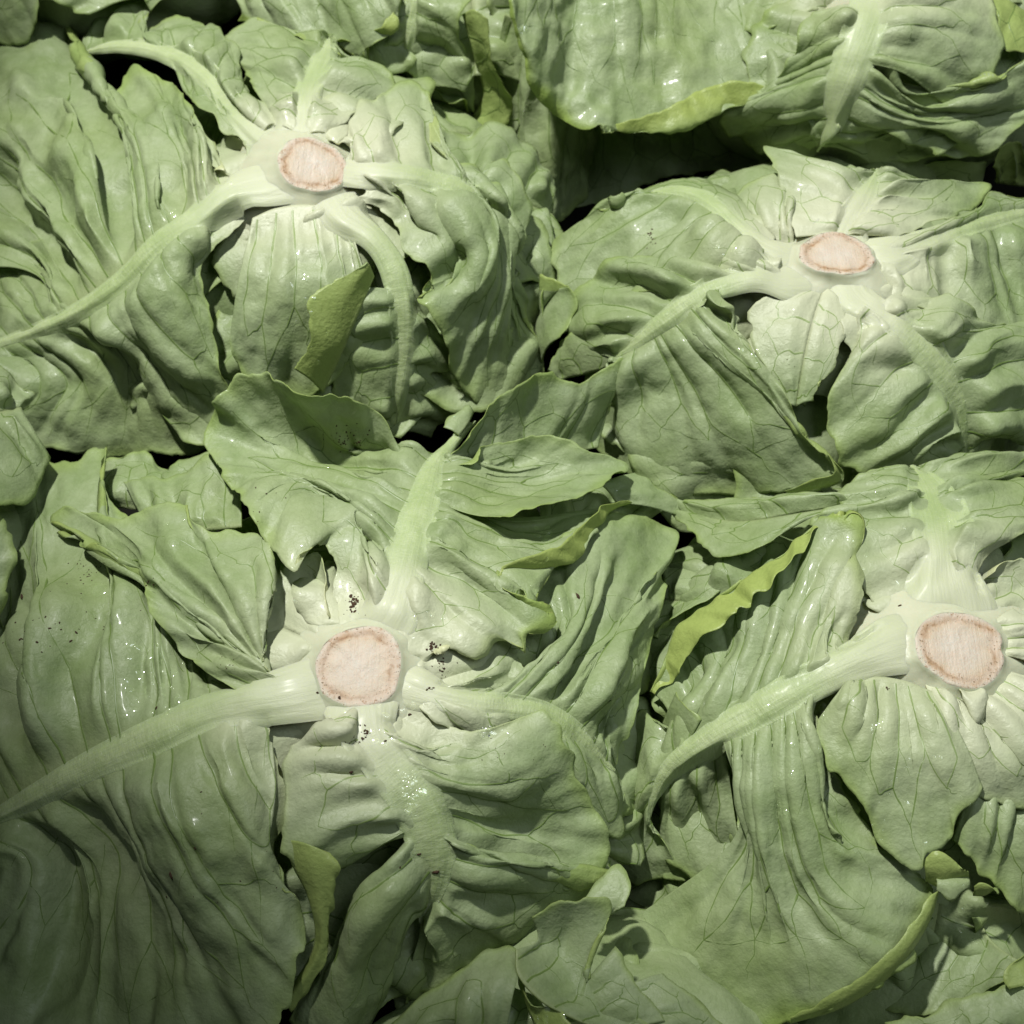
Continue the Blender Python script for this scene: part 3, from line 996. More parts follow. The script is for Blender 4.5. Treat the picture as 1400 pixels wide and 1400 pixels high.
leaf('A', dict(p=[(455, 272, .0), (470, 296, .2), (507, 321, .35), (534, 357, .45), (549, 411, .4), (552, 470, .1), (546, 530, -.3), (540, 590, -.9)],
               w=(.6, .5, .55, .6, .5, .3), h=.42),
     [dict(i=[(478, 305, .1), (455, 285, .05), (415, 280, .0), (375, 285, .05), (345, 298, .1)],
           m=[(500, 375, .5), (465, 390, .5), (415, 400, .5), (365, 405, .55), (325, 390, .3)],
           o=[(515, 430, .1), (465, 510, -.2), (405, 545, -.3), (345, 540, -.2), (314, 470, .0)], n=5, a=.13, e=.5, vn=1.2, q=.06),
      dict(r=(.45, .98), o=[(470, 400, .2), (455, 450, .0), (450, 520, -.3), (480, 580, -.9), (520, 600, -1.2)], n=4, a=.22),
      dict(i=[(512, 378, .6), (490, 430, .5), (465, 490, .3), (442, 538, 0)], o=[(500, 357, 1.1), (420, 418, 1.2), (428, 440, 1.1), (402, 505, .7)], n=2, a=.08, b=.25, inner_up=True, yel=0.41, wh=0, bl=.5, v=False),
      dict(r=(.45, 1.0), o=[(572, 410, .1), (590, 445, -.1), (612, 480, -.3), (615, 505, -.5), (585, 510, -.6), (620, 560, -1.0), (590, 600, -1.4)], n=5, a=.3)])
leaf('A', dict(p=[(470, 228, .0), (505, 232, .4), (539, 236, .6), (593, 246, .65), (646, 268, .55), (679, 304, .3), (697, 352, -.2), (700, 400, -.9)],
               w=(.6, .62, .55, .5, .42, .25), h=.5),
     [dict(r=(.02, .97), o=[(478, 272, .0), (520, 280, .1), (546, 311, .15), (553, 343, .25), (582, 367, .3), (590, 389, .35), (571, 403, .6), (586, 432, .6), (607, 466, .4), (614, 500, .2), (640, 548, -.3), (690, 562, -.7), (738, 520, -.9), (730, 430, -.6), (712, 385, -.5)],
           n=6, a=.32, e=.4, b=.3,
           m=[(500, 260, .1), (535, 268, .1), (570, 285, .2), (590, 310, .2), (610, 335, .3), (625, 350, .1), (640, 360, -.3), (655, 345, .7), (665, 335, 1.0), (672, 350, .9), (680, 365, .5), (682, 390, -.2), (690, 400, -.4), (700, 390, -.4), (705, 378, -.5)]),
      dict(r=(.02, .95), o=[(482, 205, .1), (474, 186, .2), (490, 150, .2), (530, 120, .2), (565, 107, .5), (592, 150, .6), (590, 198, .5), (606, 203, .6), (612, 222, .5), (638, 222, .4), (662, 240, .2), (690, 262, 0), (708, 310, -.3)],
           n=6, a=.26, e=.5)])
leaf('A', None, [dict(i=[(652, 268, -.6), (670, 300, -.7), (690, 340, -.9)], o=[(664, 225, .1), (690, 216, .5), (716, 255, .4), (724, 295, .1), (712, 345, -.5)], n=3, a=.2, b=.3),
                 dict(i=[(690, 350, -1.2), (715, 370, -1.3), (735, 400, -1.5)], o=[(715, 290, -1.0), (738, 300, -.6), (752, 360, -.6), (760, 410, -1.0)], n=3, a=.2, b=.3)])
leaf('A', dict(p=[(410, 200, -.1), (412, 165, .25), (420, 125, .45), (444, 76, .3), (455, 40, -.6)], w=(.85, .68, .58, .5, .3), h=.5, white=.25, rg=.3),
     [dict(r=(.05, .95), o=[(375, 172, .1), (362, 150, .2), (346, 118, .2), (325, 80, .3), (312, 45, .5), (343, 30, .5), (393, 48, .3), (425, 66, 0)], n=5, a=.28),
      dict(r=(.05, .95), o=[(455, 185, -.1), (475, 165, .1), (500, 140, .1), (545, 120, .1), (520, 95, .1), (480, 84, .1), (455, 66, -.1)], n=5, a=.28)])
leaf('A', dict(p=[(385, 205, -.1), (350, 178, .1), (311, 140, .45), (282, 104, .8), (243, 77, 1.05), (200, 64, 1.1), (154, 62, 1.0), (107, 72, .6)], w=(.5, .5, .55, .55, .5, .4), h=.6, white=.35, rg=.5),
     [dict(r=(.08, .98), o=[(380, 170, .0), (360, 150, .1), (330, 105, .3), (318, 60, .7), (286, 32, 1.0), (232, 16, 1.1), (192, 34, 1.0), (205, 15, 1.0), (188, -2, .9), (150, 14, .7), (118, 50, .5)], n=6, a=.26),
      dict(r=(.04, .6), o=[(340, 225, .0), (330, 190, .1), (305, 175, .3), (293, 156, .4), (275, 150, .45), (262, 138, .45), (250, 125, .4)], n=4, a=.15, b=-.1, wh=.6)])

# ---- head B
leaf('B', dict(p=[(1110, 385, .0), (1075, 385, .3), (1043, 378, .55), (1007, 382, .7), (954, 404, .7), (905, 440, .45), (868, 468, .2), (836, 492, -.2)],
               w=(.65, .6, .6, .55, .48, .4, .3), h=.5),
     [dict(r=(.12, 1.0), o=[(1050, 355, .1), (1000, 345, .3), (940, 340, .4), (880, 352, .4), (825, 370, .2), (785, 410, .0), (775, 455, -.3), (815, 490, -.4)], n=7, a=.34, s=-.05),
      dict(r=(.42, 1.0), o=[(985, 432, .1), (1008, 455, .35), (1040, 490, .4), (1075, 543, .4), (1100, 593, .4), (1128, 621, .35), (1150, 655, .2), (1114, 668, .0), (1078, 673, -.2), (990, 682, -.7), (921, 678, -.9), (850, 640, -1.1), (813, 610, -1.2), (822, 550, -.8), (832, 505, -.5)],
           n=6, a=.34, e=.35, b=.5),
      dict(i=[(1130, 622, .36), (1150, 655, .22), (1114, 669, .02), (1075, 676, -.18)], o=[(1134, 624, .55), (1141, 646, .55), (1110, 657, .3), (1072, 672, -.05)], n=2, a=.02, b=.12, inner_up=True, yel=0.39, wh=0, v=False, bl=.3, j=.4)])
leaf('B', dict(p=[(1100, 358, -.05), (1060, 345, .25), (1012, 312, .45), (985, 284, .5), (942, 262, .45), (895, 264, .2), (860, 285, -.2)], w=(.6, .5, .45, .4, .35, .2), h=.42, rg=.6),
     [dict(r=(.1, 1.0), o=[(1060, 385, .1), (1000, 400, -.1), (930, 395, .1), (870, 400, .2), (800, 420, .0), (762, 420, -.2), (752, 370, .0), (752, 330, .1), (805, 293, .2), (843, 284, .2)], n=6, a=.3, b=.5),
      dict(r=(.15, 1.0), o=[(1060, 325, .0), (1030, 295, .1), (1005, 265, .1), (965, 248, .2), (900, 248, .1), (850, 270, -.2)], n=5, a=.1, b=.05)])
leaf('B', dict(p=[(1130, 385, 0), (1118, 415, .2), (1105, 460, .3), (1095, 510, .25), (1088, 555, .2)], w=(.9, .6, .3, .2), h=.12, white=.3, show=False),
     [dict(r=(.05, 1), o=[(1090, 400, .1), (1050, 405, .2), (1020, 425, .25), (1030, 470, .2), (1055, 520, .2), (1075, 555, .2)], n=4, a=.13, b=.1),
      dict(r=(.05, 1), o=[(1150, 410, .2), (1158, 440, .3), (1150, 465, .35), (1146, 492, .35), (1128, 522, .35), (1107, 549, .3)], n=4, a=.12, b=.1)])
leaf('B', dict(p=[(1158, 385, .0), (1175, 408, .3), (1204, 428, .5), (1243, 457, .55), (1280, 497, .4), (1308, 540, .1), (1318, 590, -.4), (1322, 630, -1.)], w=(.6, .62, .65, .6, .5, .3), h=.5),
     [dict(r=(.15, .97), o=[(1165, 445, .2), (1160, 490, .25), (1136, 540, .3), (1135, 575, .3), (1150, 634, .1), (1200, 652, -.2), (1257, 650, -.4), (1300, 630, -.8)], n=5, a=.36, e=.3, b=.3),
      dict(r=(.2, 1.0), o=[(1225, 400, .3), (1290, 410, .4), (1345, 440, .3), (1420, 440, .3), (1460, 480, .2), (1460, 540, 0), (1420, 590, -.5), (1370, 600, -1.0), (1340, 625, -1.4)], n=6, a=.5, e=.5)])
leaf('B', dict(p=[(1185, 352, .0), (1215, 348, .3), (1257, 332, .5), (1329, 306, .6), (1400, 288, .5), (1470, 285, .1)], w=(.7, .6, .55, .5, .45), h=.42),
     [dict(r=(.05, .95), o=[(1228, 326, .5), (1262, 318, .6), (1293, 303, .8), (1340, 282, .9), (1352, 262, .8), (1400, 270, .5), (1450, 255, .2)], n=4, a=.12, b=.15),
      dict(r=(.05, 1.), o=[(1200, 385, .1), (1225, 410, .1), (1270, 440, .0), (1330, 470, -.1), (1400, 480, -.2), (1470, 470, -.5), (1500, 400, -.6)], n=7, a=.34, s=-.05)])
leaf('B', dict(p=[(1148, 330, -.1), (1158, 306, .25), (1176, 278, .4), (1200, 230, .4)], w=(.8, .6, .5, .4), h=.4, white=.3, rg=.2),
     [dict(r=(.05, 1.0), o=[(1090, 325, .2), (1076, 288, .4), (1061, 235, .7), (1043, 202, .8), (1090, 212, .7), (1146, 238, .6), (1180, 238, .5)], n=4, a=.16, b=.1),
      dict(r=(.05, 1.0), o=[(1190, 325, .1), (1230, 322, .3), (1290, 300, .4), (1345, 270, .5), (1350, 258, .5), (1290, 249, .5), (1215, 234, .5)], n=5, a=.2, b=.2)])
leaf('B', None, [dict(i=[(1085, 335, -.2), (1060, 330, -.2), (1030, 320, -.2)], o=[(1082, 280, .0), (1062, 238, .3), (1022, 246, .3), (1000, 268, .1), (985, 290, 0)], n=4, a=.2)])

# ---- head C
leaf('C', dict(p=[(455, 935, .0), (415, 943, .35), (370, 952, .5), (300, 966, .5), (200, 1010, .4), (110, 1052, .1), (0, 1112, -.2), (-90, 1155, -.5)],
               w=(.75, .72, .75, .72, .6, .5, .4, .3), h=.45, g=-.05),
     [dict(r=(.15, 1.0), o=[(385, 905, -.3), (320, 840, -.3), (240, 745, .1), (165, 697, .3), (140, 650, .8), (123, 606, 1.2), (105, 628, 1.0), (50, 628, .8), (0, 607, .6), (-70, 620, .2), (-160, 800, -.4), (-180, 1000, -.6)],
           m=[(350, 925, -.2), (300, 895, -.4), (235, 850, -.2), (190, 830, .3), (160, 820, .3), (140, 815, .1), (110, 815, .3), (70, 820, .1), (30, 840, .3), (-20, 880, .0), (-100, 980, -.3), (-130, 1070, -.4)],
           n=7, a=.45, s=-.05, e=.3),
      dict(r=(.12, 1.0), o=[(375, 1015, .1), (385, 1075, .15), (383, 1160, .2), (410, 1258, .2), (414, 1320, .4), (385, 1400, .6), (250, 1470, .6), (100, 1480, .3), (-60, 1420, -.5), (-170, 1300, -.6)],
           m=[(370, 1005, .2), (365, 1060, .3), (350, 1110, .4), (330, 1160, .4), (300, 1190, .3), (250, 1210, .3), (185, 1200, -.1), (130, 1185, -1.7), (50, 1190, -1.2), (-50, 1200, .0)],
           n=6.5, a=.5, s=.0, e=.3)])
leaf('C', None, [dict(i=[(405, 945, .1), (378, 932, .2), (364, 915, .3), (360, 892, .35)],
                      o=[(330, 948, .2), (262, 897, .5), (206, 832, .7), (186, 782, .9), (130, 742, 1.0), (72, 713, 1.0), (86, 696, 1.3), (135, 700, 1.3), (175, 707, 1.1), (245, 690, 1.2), (290, 728, 1.0), (350, 722, 1.1), (375, 760, 1.0), (363, 800, .8), (356, 862, .5)],
                      n=8, a=.26, e=.45, b=.25, wh=.5)])
leaf('C', None, [dict(i=[(455, 925, -.1), (440, 895, -.1), (448, 870, -.1), (475, 860, .0)],
                      o=[(362, 930, -.2), (358, 850, -.2), (376, 785, .2), (410, 758, .3), (445, 770, .4), (455, 815, .3), (450, 845, .2)], n=3, a=.12, b=-.5)])
leaf('C', None, [dict(i=[(320, 700, -1.6), (230, 700, -1.8), (120, 690, -1.6)], o=[(300, 620, -1.2), (240, 640, -1.0), (190, 618, -1.1), (120, 640, -1.2)], n=4, a=.25, b=.2, wh=0)])
leaf('C', None, [dict(i=[(330, 720, -.6), (280, 725, -.8), (200, 720, -1.0)], o=[(330, 630, -.2), (290, 630, .0), (230, 650, .0), (170, 660, -.4)], n=4, a=.25, b=.2, wh=0)])
leaf('C', dict(p=[(508, 868, .0), (530, 840, .45), (545, 800, .7), (555, 760, .8), (570, 710, .85), (583, 668, .75), (597, 628, .5), (625, 598, .5), (650, 575, .7)],
               w=(.7, .72, .75, .72, .62, .45, .32, .25), h=.5, g=.12),
     [dict(r=(.02, .82), o=[(470, 858, .1), (455, 825, .1), (455, 780, .4), (435, 745, 1.0), (402, 773, 1.5), (384, 762, 1.4), (342, 707, 1.3), (302, 642, 1.3), (285, 590, 1.8), (300, 547, 3.6), (365, 505, 5.0), (430, 538, 4.4), (490, 554, 3.5), (522, 575, 2.4), (548, 612, .9)],
           m=[(490, 850, .2), (485, 810, .1), (492, 765, .3), (485, 725, .7), (455, 690, 1.1), (430, 680, 1.1), (400, 665, 1.1), (370, 645, 1.0), (355, 622, .6), (375, 612, .3), (420, 609, .2), (470, 606, .2), (500, 608, .3), (530, 618, .4), (562, 635, .5)],
           n=7, a=.2, e=.3),
      dict(r=(.14, .60), o=[(572, 905, .0), (582, 898, .2), (626, 890, .4), (648, 899, .4), (674, 871, .6), (717, 885, .7), (712, 868, .8), (749, 843, .9), (731, 822, 1.0), (757, 778, 1.1), (789, 766, 1.1), (817, 731, 1.1), (836, 697, 1.1), (863, 688, 1.2)],
           f=[(566, 918, -.1), (583, 903, .1), (628, 894, .3), (650, 903, .3), (677, 875, .5), (720, 890, .6), (717, 870, .7), (751, 845, .85), (716, 800, 1.4), (702, 770, 1.7), (754, 751, 1.7), (797, 720, 1.6), (826, 690, 1.6), (860, 684, 1.4)],
           m=[(548, 888, .2), (565, 875, .3), (590, 860, .4), (605, 850, .4), (625, 835, .6), (650, 830, .5), (655, 815, .3), (665, 800, .2), (665, 785, .3), (675, 765, .5), (690, 750, .4), (705, 732, .2), (710, 716, -.1), (700, 706, -.2)],
           n=5, a=.22, e=.45, b=.1, j=.6, ec=.8),
      dict(r=(.55, .80), o=[(680, 709, 1.4), (760, 697, 1.9), (833, 663, 2.0), (860, 640, 1.9), (785, 612, 1.8), (722, 597, 1.7), (680, 606, 1.3), (636, 637, .7)],
           m=[(640, 704, .7), (690, 688, .6), (730, 665, .6), (735, 650, .6), (715, 640, .5), (690, 632, .5), (660, 630, .5), (620, 635, .6)], n=3, a=.12, e=.4),
      dict(i=[(822, 662, .8), (832, 672, .6), (842, 686, .4)], o=[(868, 646, .9), (905, 668, 1.0), (935, 690, .9), (925, 704, .5)], n=2, a=.08, b=.15, v=False),
      dict(i=[(612, 625, .2), (680, 636, -.5), (760, 622, -.6), (818, 612, -.5)], o=[(640, 600, 1.4), (660, 560, 2.5), (694, 534, 3.3), (751, 512, 3.7), (792, 521, 3.5), (850, 495, 3.5), (832, 560, 1.6)], n=4, a=.12, b=-.2, wh=0, flip=False),
      dict(i=[(628, 595, .7), (640, 580, .9), (648, 565, 1.1)], o=[(606, 584, .9), (620, 566, 1.2), (640, 552, 1.5)], n=2, a=.05, b=.1, v=False)])
leaf('C', dict(p=[(545, 930, .0), (575, 942, .25), (610, 953, .4), (655, 962, .5), (700, 966, .45), (750, 980, .3), (800, 1016, -.1), (840, 1054, -.6)],
               w=(.5, .5, .5, .5, .55, .6, .5), h=.45),
     [dict(r=(.08, 1.0), o=[(585, 920, -.3), (615, 900, -.2), (660, 880, -.2), (700, 850, -.1), (732, 790, .2), (780, 728, .4), (840, 702, .6), (905, 714, .6), (922, 722, .5), (913, 790, .2), (902, 850, .1), (882, 930, .0), (858, 1000, -.3), (846, 1048, -.7)],
           m=[(605, 932, -.1), (640, 922, -.1), (680, 915, .0), (720, 905, -.2), (755, 880, .1), (785, 850, .6), (805, 845, .8), (825, 845, .2), (842, 850, .0), (856, 865, .5), (855, 900, .3), (845, 950, .2), (835, 990, -.1), (835, 1030, -.5)],
           n=7, a=.36, e=.3),
      dict(r=(.1, 1.0), o=[(600, 990, .0), (660, 1020, .0), (720, 1050, -.2), (780, 1090, -.5), (825, 1130, -.6), (846, 1146, -.9), (850, 1090, -.9)], n=5, a=.2)])
leaf('C', dict(p=[(492, 945, .0), (496, 975, .35), (505, 1010, .5), (532, 1045, .65), (562, 1082, .75), (585, 1130, .65), (593, 1180, .4), (589, 1225, -.1), (574, 1262, -.8)],
               w=(.85, .85, .85, .92, .85, .6, .3), h=.40, g=-.05),
     [dict(r=(.08, .62), o=[(560, 960, .0), (600, 985, .15), (655, 1004, .5), (700, 988, .75), (748, 976, 1.1), (760, 1002, 1.1), (777, 1030, 1.0), (796, 1072, .9), (818, 1112, .8), (828, 1180, .6), (800, 1207, .4), (770, 1216, .2)],
           m=[(545, 985, .15), (570, 1010, .3), (610, 1025, .45), (640, 1040, .55), (670, 1050, .7), (690, 1065, .75), (697, 1082, .7), (702, 1100, .5), (705, 1125, .2), (705, 1150, .1), (700, 1180, .1), (680, 1190, .2)],
           n=5, a=.15, e=.25, q=.07),
      dict(r=(.58, .97), o=[(745, 1215, .1), (790, 1212, .2), (840, 1192, .5), (850, 1204, .4), (800, 1240, -.2), (715, 1288, -.9), (675, 1290, -1.0), (610, 1335, -1.3), (555, 1365, -1.7)], n=5, a=.38, e=.3, b=.35),
      dict(r=(.06, .62), o=[(462, 992, .2), (445, 1010, .35), (420, 1020, .4), (402, 1016, .45), (390, 1060, .5), (384, 1105, .6), (392, 1165, .7), (425, 1195, .5), (460, 1185, .1), (500, 1160, 0)], n=5, a=.22, e=.35, j=1.2),
      dict(i=[(390, 1148, .6), (398, 1180, .6), (420, 1225, .4), (430, 1285, .2), (388, 1365, -.1)], o=[(446, 1164, 1.1), (458, 1182, 1.1), (452, 1250, .7), (450, 1305, .4), (398, 1385, .1)], n=2, a=.08, b=.3, inner_up=True, yel=0.44, wh=0, v=False, bl=.6),
      dict(r=(.55, .95), o=[(400, 1395, -1.0), (430, 1425, -.7), (480, 1430, -.7), (520, 1400, -1.2), (545, 1330, -1.6)],
           m=[(525, 1190, .1), (500, 1245, .2), (520, 1270, .5), (545, 1270, .3), (560, 1265, -.5)], n=2.5, a=.22, e=.5)])

# ---- head D
leaf('D', dict(p=[(1262, 872, .0), (1225, 880, .35), (1180, 897, .5), (1121, 925, .65), (1043, 968, .8), (971, 1009, .8), (915, 1052, .6), (895, 1085, .3), (886, 1125, -.2)],
               w=(.7, .7, .68, .68, .62, .55, .45, .3), h=.5, rg=1.3),
     [dict(r=(.15, .95), o=[(1205, 868, .1), (1160, 878, .2), (1157, 843, .4), (1165, 765, .7), (1162, 726, .9), (1121, 712, .9), (1076, 750, 1.0), (1004, 795, .9), (939, 846, .6), (905, 900, .3), (888, 945, .1)],
           f=[(1207, 864, .0), (1163, 876, .1), (1161, 843, .3), (1168, 765, .6), (1166, 722, .85), (1121, 715, 1.1), (1074, 772, 1.5), (1022, 812, 1.4), (975, 850, 1.2), (912, 912, .7), (893, 950, .3)],
           m=[(1190, 885, .1), (1160, 885, .3), (1140, 870, .4), (1125, 850, .5), (1105, 835, .5), (1080, 835, .5), (1045, 860, .5), (1010, 885, .0), (975, 920, -.4), (945, 950, -.5), (915, 980, -.2)],
           n=6, a=.34, e=.3, ec=.9, b=.2, j=1.6, ruf=.4),
      dict(r=(.30, .62), o=[(1116, 980, .1), (1122, 1020, .1), (1158, 1072, .1), (1204, 1150, .1), (1243, 1188, .0), (1282, 1221, -.1), (1270, 1256, .3), (1221, 1329, 1.2), (1150, 1377, 1.5), (1060, 1402, 1.4), (960, 1385, .9), (880, 1325, .2), (834, 1278, -.6)],
           m=[(1104, 968, .3), (1105, 1000, .3), (1110, 1050, .4), (1120, 1100, .4), (1130, 1140, .6), (1140, 1170, .8), (1125, 1200, 1.0), (1100, 1220, 1.1), (1070, 1220, 1.1), (1045, 1215, 1.0), (1025, 1195, .8), (1012, 1170, .5), (1000, 1150, .4)],
           n=4.6, a=.36, e=.3, ec=.8, vn=1.3),
      dict(i=[(1284, 1219, -.1), (1273, 1256, .3), (1223, 1330, 1.2), (1150, 1379, 1.5), (1080, 1400, 1.4)], o=[(1276, 1222, .3), (1255, 1254, .8), (1205, 1316, 1.7), (1143, 1360, 1.9), (1080, 1390, 1.7)], n=2, a=.03, b=.15, inner_up=True, yel=0.39, wh=0, v=False, bl=.4, j=.6),
      dict(r=(.60, .85), o=[(1010, 1150, -1.0), (985, 1185, -1.2), (940, 1200, -1.3), (905, 1205, -1.2)], n=3, a=.2, b=-.5, drop=.4),
      dict(r=(.72, 1.0), o=[(905, 985, -.1), (880, 970, -.1), (862, 1010, -.3), (847, 1070, -.5), (838, 1150, -.8), (848, 1205, -1.2), (880, 1212, -1.2), (930, 1195, -1.0)],
           n=4, a=.3, e=.4, b=.3),
      dict(i=[(935, 1025, .1), (920, 1010, .0), (905, 990, -.1)], o=[(958, 985, .8), (945, 965, .9), (925, 945, .8)], n=2, a=.1, b=.3, v=False)])
leaf('D', None, [dict(i=[(1160, 930, .3), (1195, 925, .35), (1235, 930, .3), (1275, 945, .2)],
                      o=[(1118, 985, .6), (1132, 1035, .65), (1172, 1088, .7), (1206, 1148, .7), (1257, 1188, .6), (1263, 1170, .6), (1297, 1143, .55), (1305, 1118, .55), (1344, 1075, .4)], n=6, a=.13, e=.15, b=.35, wh=.6, q=.06)])
leaf('D', None, [dict(i=[(1262, 925, .0), (1300, 945, .0), (1345, 940, .0), (1375, 915, .0)],
                      o=[(1290, 1055, .2), (1335, 1085, .2), (1400, 1105, .2), (1470, 1080, .0), (1500, 980, -.2)], n=5, a=.18, b=.35),
                 dict(i=[(1308, 938, .1), (1322, 942, .15), (1336, 938, .1)], o=[(1316, 962, .35), (1334, 985, .5), (1352, 955, .35)], n=2, a=.03, v=False, bl=.4)])
leaf('D', None, [dict(i=[(1330, 1055, -.4), (1390, 1070, -.4), (1460, 1070, -.5)], o=[(1300, 1150, -.2), (1330, 1175, .1), (1352, 1200, .0), (1400, 1250, -.4), (1460, 1290, -.6)], n=5, a=.3, b=.3, wh=.3),
                 dict(i=[(1265, 1205, .0), (1290, 1215, .1), (1325, 1200, .1)], o=[(1260, 1178, .4), (1290, 1170, .6), (1318, 1188, .5)], n=2, a=.06, b=.2, inner_up=True, yel=0.44, wh=0, v=False, bl=.4),
                 dict(i=[(1278, 1195, .0), (1300, 1192, .1), (1322, 1195, .0)], o=[(1280, 1220, .4), (1302, 1232, .5), (1326, 1218, .3)], n=2, a=.05, b=.2, v=False, bl=.4, wh=0),
                 dict(i=[(1330, 1225, -.2), (1345, 1225, -.1), (1362, 1215, -.2)], o=[(1332, 1212, .2), (1348, 1206, .3), (1366, 1225, .2)], n=2, a=.04, b=.1, inner_up=True, yel=0.44, wh=0, v=False, bl=.4)])
leaf('D', dict(p=[(1302, 840, .0), (1296, 805, .35), (1291, 755, .6), (1284, 705, .6), (1268, 665, .35), (1248, 636, -.3)], w=(1.05, 1.1, 1.1, 1.1, .95, .7), h=.34, g=.06, rg=.5),
     [dict(r=(.22, .75), o=[(1235, 835, .0), (1200, 820, .0), (1180, 800, .2), (1165, 770, .5), (1150, 735, .6), (1110, 712, .6), (1160, 696, .7), (1215, 695, .6)], n=4, a=.2, b=.15),
      dict(r=(.66, .98), o=[(1160, 694, .3), (1145, 680, .3), (1150, 664, .2), (1186, 650, .0), (1226, 652, -.3)], n=5, a=.26, b=.25, e=.5),
      dict(r=(.25, .7), o=[(1340, 815, .0), (1338, 795, .1), (1350, 760, .5), (1400, 728, .8), (1450, 700, .6), (1440, 660, .6), (1390, 655, .5), (1345, 680, .4)], n=4, a=.22, b=.25),
      dict(r=(.65, .98), o=[(1340, 672, .3), (1400, 648, .2), (1450, 620, -.1), (1400, 612, -.1), (1330, 624, -.2), (1280, 645, -.4)], n=4, a=.25, b=.25)])
leaf('D', None, [dict(i=[(1345, 865, .1), (1335, 835, .1), (1325, 800, .1)], o=[(1400, 880, -.1), (1440, 850, .1), (1440, 790, .4), (1400, 765, .6), (1355, 785, .4)], n=3, a=.22, b=-.4),
                 dict(i=[(1370, 895, .0), (1368, 870, .05), (1355, 850, .1)], o=[(1450, 920, .0), (1470, 870, .2), (1420, 850, .4), (1385, 830, .3)], n=3, a=.16, b=.1)])
leaf('D', None, [dict(i=[(1165, 690, -.1), (1100, 700, -.3), (1010, 715, -.7), (940, 712, -1.0)], o=[(1130, 672, .3), (1060, 676, .0), (1000, 678, -.2), (938, 684, -.4), (900, 672, -.6)], n=3, a=.12, b=.35, wh=0),
                 dict(i=[(1160, 692, -.1), (1100, 700, -.2), (1010, 712, -.6), (935, 700, -.9)], o=[(1092, 716, .2), (1050, 740, .1), (985, 758, -.2), (945, 726, -.5), (918, 702, -.7)], n=3, a=.12, b=.25, wh=0)])
leaf('D', None, [dict(i=[(960, 760, -2.0), (930, 820, -2.0), (905, 880, -1.9)], o=[(1040, 745, -1.3), (1000, 790, -1.2), (950, 830, -1.2), (890, 870, -1.2)], n=4, a=.3, b=.2, wh=0)])

# ---- head E: broad rib above the draped folds, round blade to its right
leaf('E', dict(p=[(1215, -40, .0), (1195, 0, .5), (1183, 36, .8), (1159, 100, .9), (1132, 172, .5), (1116, 205, -.1)], w=(.95, .95, .92, .88, .75, .5), h=.5, white=.25, rg=.4),
     [dict(r=(.1, .55), o=[(1260, -60, .4), (1340, -30, .6), (1368, 40, .7), (1360, 95, .6), (1325, 130, .4), (1290, 142, .3)], n=3, a=.16, b=.6),
      dict(r=(.4, .97), o=[(1300, 125, .6), (1360, 100, 1.0), (1410, 80, 1.1), (1450, 120, .9), (1400, 165, .6), (1346, 207, .2), (1257, 218, -.2), (1190, 225, -.6)],
           m=[(1215, 105, .3), (1240, 130, .2), (1270, 150, .5), (1290, 160, .5), (1290, 175, .3), (1260, 185, -.2), (1220, 195, -.2), (1165, 210, -.4)], n=4, a=.36, e=.4),
      dict(r=(.25, .97), o=[(1110, 20, .3), (1090, 70, .3), (1040, 125, .2), (985, 165, -.2), (1000, 192, -.8), (1060, 210, -1.1), (1100, 220, -1.2)], n=7, a=.40, e=.5)])
leaf('E', None, [dict(i=[(1330, -20, -.2), (1380, 0, -.2), (1430, 40, -.2)], o=[(1345, 20, .4), (1375, 62, .6), (1410, 80, .5)], n=3, a=.15, inner_up=True, yel=0.28, wh=0)])
leaf('E', None, [dict(i=[(1440, 250, -1.2), (1400, 255, -1.3), (1360, 250, -1.3)], o=[(1430, 205, -.2), (1400, 208, -.1), (1380, 194, .2), (1358, 228, -.2)], n=3, a=.15, inner_up=True, yel=0.11, wh=0),
                 dict(i=[(1200, 255, -1.6), (1270, 262, -1.5), (1340, 262, -1.4)], o=[(1210, 232, -1.2), (1290, 222, -1.0), (1350, 218, -.8)], n=3, a=.1, wh=0, b=.1)])

# ---- head F: the big round leaf and its darker neighbours
leaf('F', None, [dict(i=[(690, -70, .9), (800, -110, 1.2), (940, -110, 1.2), (1060, -70, .9)],
                      o=[(698, 0, 3.2), (704, 35, 3.3), (720, 80, 3.4), (738, 122, 3.5), (770, 158, 3.6), (806, 174, 3.6), (860, 180, 3.6), (925, 168, 3.7), (1000, 138, 3.7), (1050, 128, 3.7), (1106, 72, 3.5), (1090, 20, 3.2), (1068, -20, 3.0)],
                      f=[(694, -2, 3.1), (699, 37, 3.2), (715, 84, 3.3), (734, 127, 3.4), (768, 163, 3.5), (806, 180, 3.5), (862, 164, 4.0), (930, 142, 4.2), (985, 112, 4.2), (1052, 116, 3.9), (1110, 75, 3.4), (1094, 18, 3.1), (1072, -22, 2.9)],
                      n=5, a=.2, e=.3, b=.6, wh=0, ec=.9, j=.5, q=.06, bl=1.5)], label='large round leaf with a bright green turned-up margin')
leaf('F', dict(p=[(575, -60, .0), (566, 0, .2), (556, 50, .1), (540, 105, -.5)], w=(.55, .5, .42, .3), h=.35),
     [dict(r=(.2, .98), o=[(500, 10, .0), (530, 35, .2), (515, 70, .0), (500, 95, -.4), (520, 112, -.8)], n=4, a=.25, wh=0),
      dict(r=(.2, .98), o=[(650, -10, .4), (628, 28, .6), (645, 100, .3), (650, 150, .0), (640, 175, -.3), (590, 150, -.8)], n=5, a=.3, wh=0),
      dict(i=[(632, 20, .5), (648, 80, .4), (660, 130, .2), (640, 168, -.1)], o=[(664, 24, 1.2), (678, 95, 1.1), (701, 148, .9), (668, 193, .5)], n=3, a=.12, b=.4, inner_up=True, yel=0.28, wh=0)])
